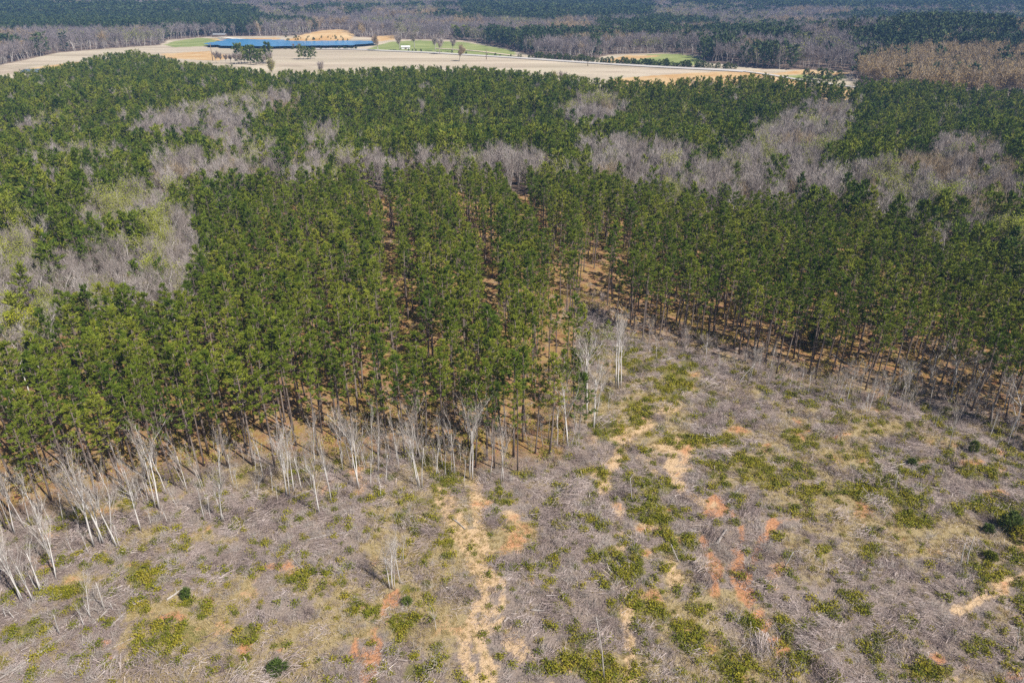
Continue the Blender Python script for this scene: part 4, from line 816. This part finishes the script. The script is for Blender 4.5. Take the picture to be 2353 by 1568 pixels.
cdl = [(q, float(line_y([(1220, 134), (1290, 139), (1400, 147), (1560, 155), (1700, 160)], q)) - 1.2 + rng.uniform(-.8, .5)) for q in np.concatenate([np.linspace(1225, 1380, 26), np.linspace(1382, 1600, 46), np.linspace(1604, 1690, 12)]) + rng.normal(size=84) * 2]
row_px('roadside_cedar', cdl, (2.5, 6), cd_m, 'small dark cedar in the hedge along the far side of the road', 'cedar', 'cedars hedging the road', 5, 1.2)
row_px('roadside_shrub', [(q, float(line_y([(850, 115), (960, 119), (1180, 132), (1224, 135)], q)) - .8) for q in np.sort(rng.uniform(900, 1220, 22))], (1.5, 3), cd_m, 'small dark shrub on the fence line above the road', 'shrub', 'shrubs on the roadside fence line', 5, 1.1)
row_px('roadside_cedar', [(1850, 181), (1864, 183), (1880, 184), (1893, 185), (1906, 186), (1925, 187)], (5, 9), cd_m, 'cedar beside the small green field past the road bend', 'cedar', 'cedars by the small green field', 5)
sc = [(rng.uniform(655, 800), 0) for _ in range(30)]
row_px('shore_shrub', [(q, 112.6 + rng.uniform(-.5, 1.2)) for q in np.sort(rng.uniform(520, 820, 40))], (1.0, 2.6), cd_m, 'small dark shrub on the near bank of the pond', 'shrub', 'shrubs on the near pond bank', 5, 1.6)
row_px('mound_shrub', [(q, rng.uniform(84, 94)) for q, _ in sc], (1.2, 3), cd_m, 'dark shrub dotted over the bare tan mound by the pond', 'shrub', 'shrubs on the bare mound', 5, 1.2)
pm = solid_mat('pole_wood', (.16, .12, .09), (.24, .18, .14), 4)
for q, pb, pt, lb in ((1117, 137, 113, 'wooden utility pole on the tan field right of the brown field tree'), (489, 140, 100, 'tall wooden utility pole left of the pond'), (1350, 152, 140, 'short utility pole just below the road')):
    x, y, z, h = stand_up(q, pb, pt); e = link('utility_pole', None, None, (x, y, z)); B = MB(); h = min(h, 24)
    B.tube([(0, 0, 0), (0, 0, h)], [.34, .24], 8); link('pole', B.mesh('pole', [pm], True), e); B = MB(); B.tube([(-1.3, .3, h - .8), (1.3, .3, h - .8)], [.12, .12], 4); link('crossarm', B.mesh('crossarm', [pm]), e); tag(e, lb, 'utility pole')
# low barn by the spillway and a white shed on the lawn
def shed(name, q, pb, L_, W_, H_, wall, roof, lb, yaw):
    x, y, z = ground_at(q, pb); e = link(name, None, None, (x, y, z), (0, 0, yaw)); B = MB(); a, b_ = L_ / 2, W_ / 2
    B.add([(-a, -b_, 0), (a, -b_, 0), (a, b_, 0), (-a, b_, 0), (-a, -b_, H_), (a, -b_, H_), (a, b_, H_), (-a, b_, H_), (-a, 0, H_ * 1.45), (a, 0, H_ * 1.45)], [(0, 1, 5, 4), (2, 3, 7, 6), (1, 2, 6, 9, 5), (3, 0, 4, 8, 7)]); link('wall', B.mesh('wall', [wall]), e)
    B = MB(); t = .18; o = .5
    for sgn in (-1, 1):
        V = [(-a - o, sgn * (b_ + o), H_ - .15), (a + o, sgn * (b_ + o), H_ - .15), (a + o, 0, H_ * 1.45 + .1), (-a - o, 0, H_ * 1.45 + .1)]; V += [(p[0], p[1], p[2] + t) for p in V]
        B.add(V, [(0, 1, 2, 3), (4, 5, 6, 7), (0, 1, 5, 4), (1, 2, 6, 5), (2, 3, 7, 6), (3, 0, 4, 7)])
    link('roof', B.mesh('roof', [roof]), e)
    B = MB(); B.add([(-1.2, -b_ - .05, 0), (1.2, -b_ - .05, 0), (1.2, -b_ - .05, H_ * .8), (-1.2, -b_ - .05, H_ * .8), (-1.2, -b_ - .01, 0), (1.2, -b_ - .01, 0), (1.2, -b_ - .01, H_ * .8), (-1.2, -b_ - .01, H_ * .8)], [(0, 1, 2, 3), (0, 3, 7, 4), (1, 5, 6, 2), (3, 2, 6, 7)]); link('door', B.mesh('door', [pm]), e)
    return tag(e, lb, 'shed')
wh = solid_mat('white_paint', (.74, .74, .73), (.82, .82, .80), 1); gy_ = solid_mat('grey_metal', (.22, .22, .23), (.3, .3, .31), 1)
shed('shed', 932, 113, 9, 6, 2.2, wh, wh, 'small white shed on the green homestead lawn', .1)
shed('shed', 506, 85.5, 16, 9, 3, pm, gy_, 'low dark shed on the grass above the spillway', 0)
# a few rocks on the pond bank
# ------------------------------------------------------------------ air
hz = MB(); lo, hi = -40.0, 150.0; x0, x1_, y0_, y1_2 = -11600, 11600, -70, 9050
hz.add([(x0, y0_, lo), (x1_, y0_, lo), (x1_, y1_2, lo), (x0, y1_2, lo), (x0, y0_, hi), (x1_, y0_, hi), (x1_, y1_2, hi), (x0, y1_2, hi)], [(3, 2, 1, 0), (4, 5, 6, 7), (0, 1, 5, 4), (1, 2, 6, 5), (2, 3, 7, 6), (3, 0, 4, 7)])
hm = bpy.data.materials.new('haze'); hm.use_nodes = True; nt = hm.node_tree; nt.nodes.clear()
pv = nd(nt, 'ShaderNodeVolumePrincipled'); pv.inputs['Color'].default_value = (.22, .42, .82, 1); pv.inputs['Density'].default_value = .0002; pv.inputs['Anisotropy'].default_value = .0
mo = nd(nt, 'ShaderNodeOutputMaterial'); nt.links.new(pv.outputs[0], mo.inputs['Volume'])
tag(link('haze', hz.mesh('haze', [hm])), 'pale blue distance haze over the whole landscape', kind='stuff')
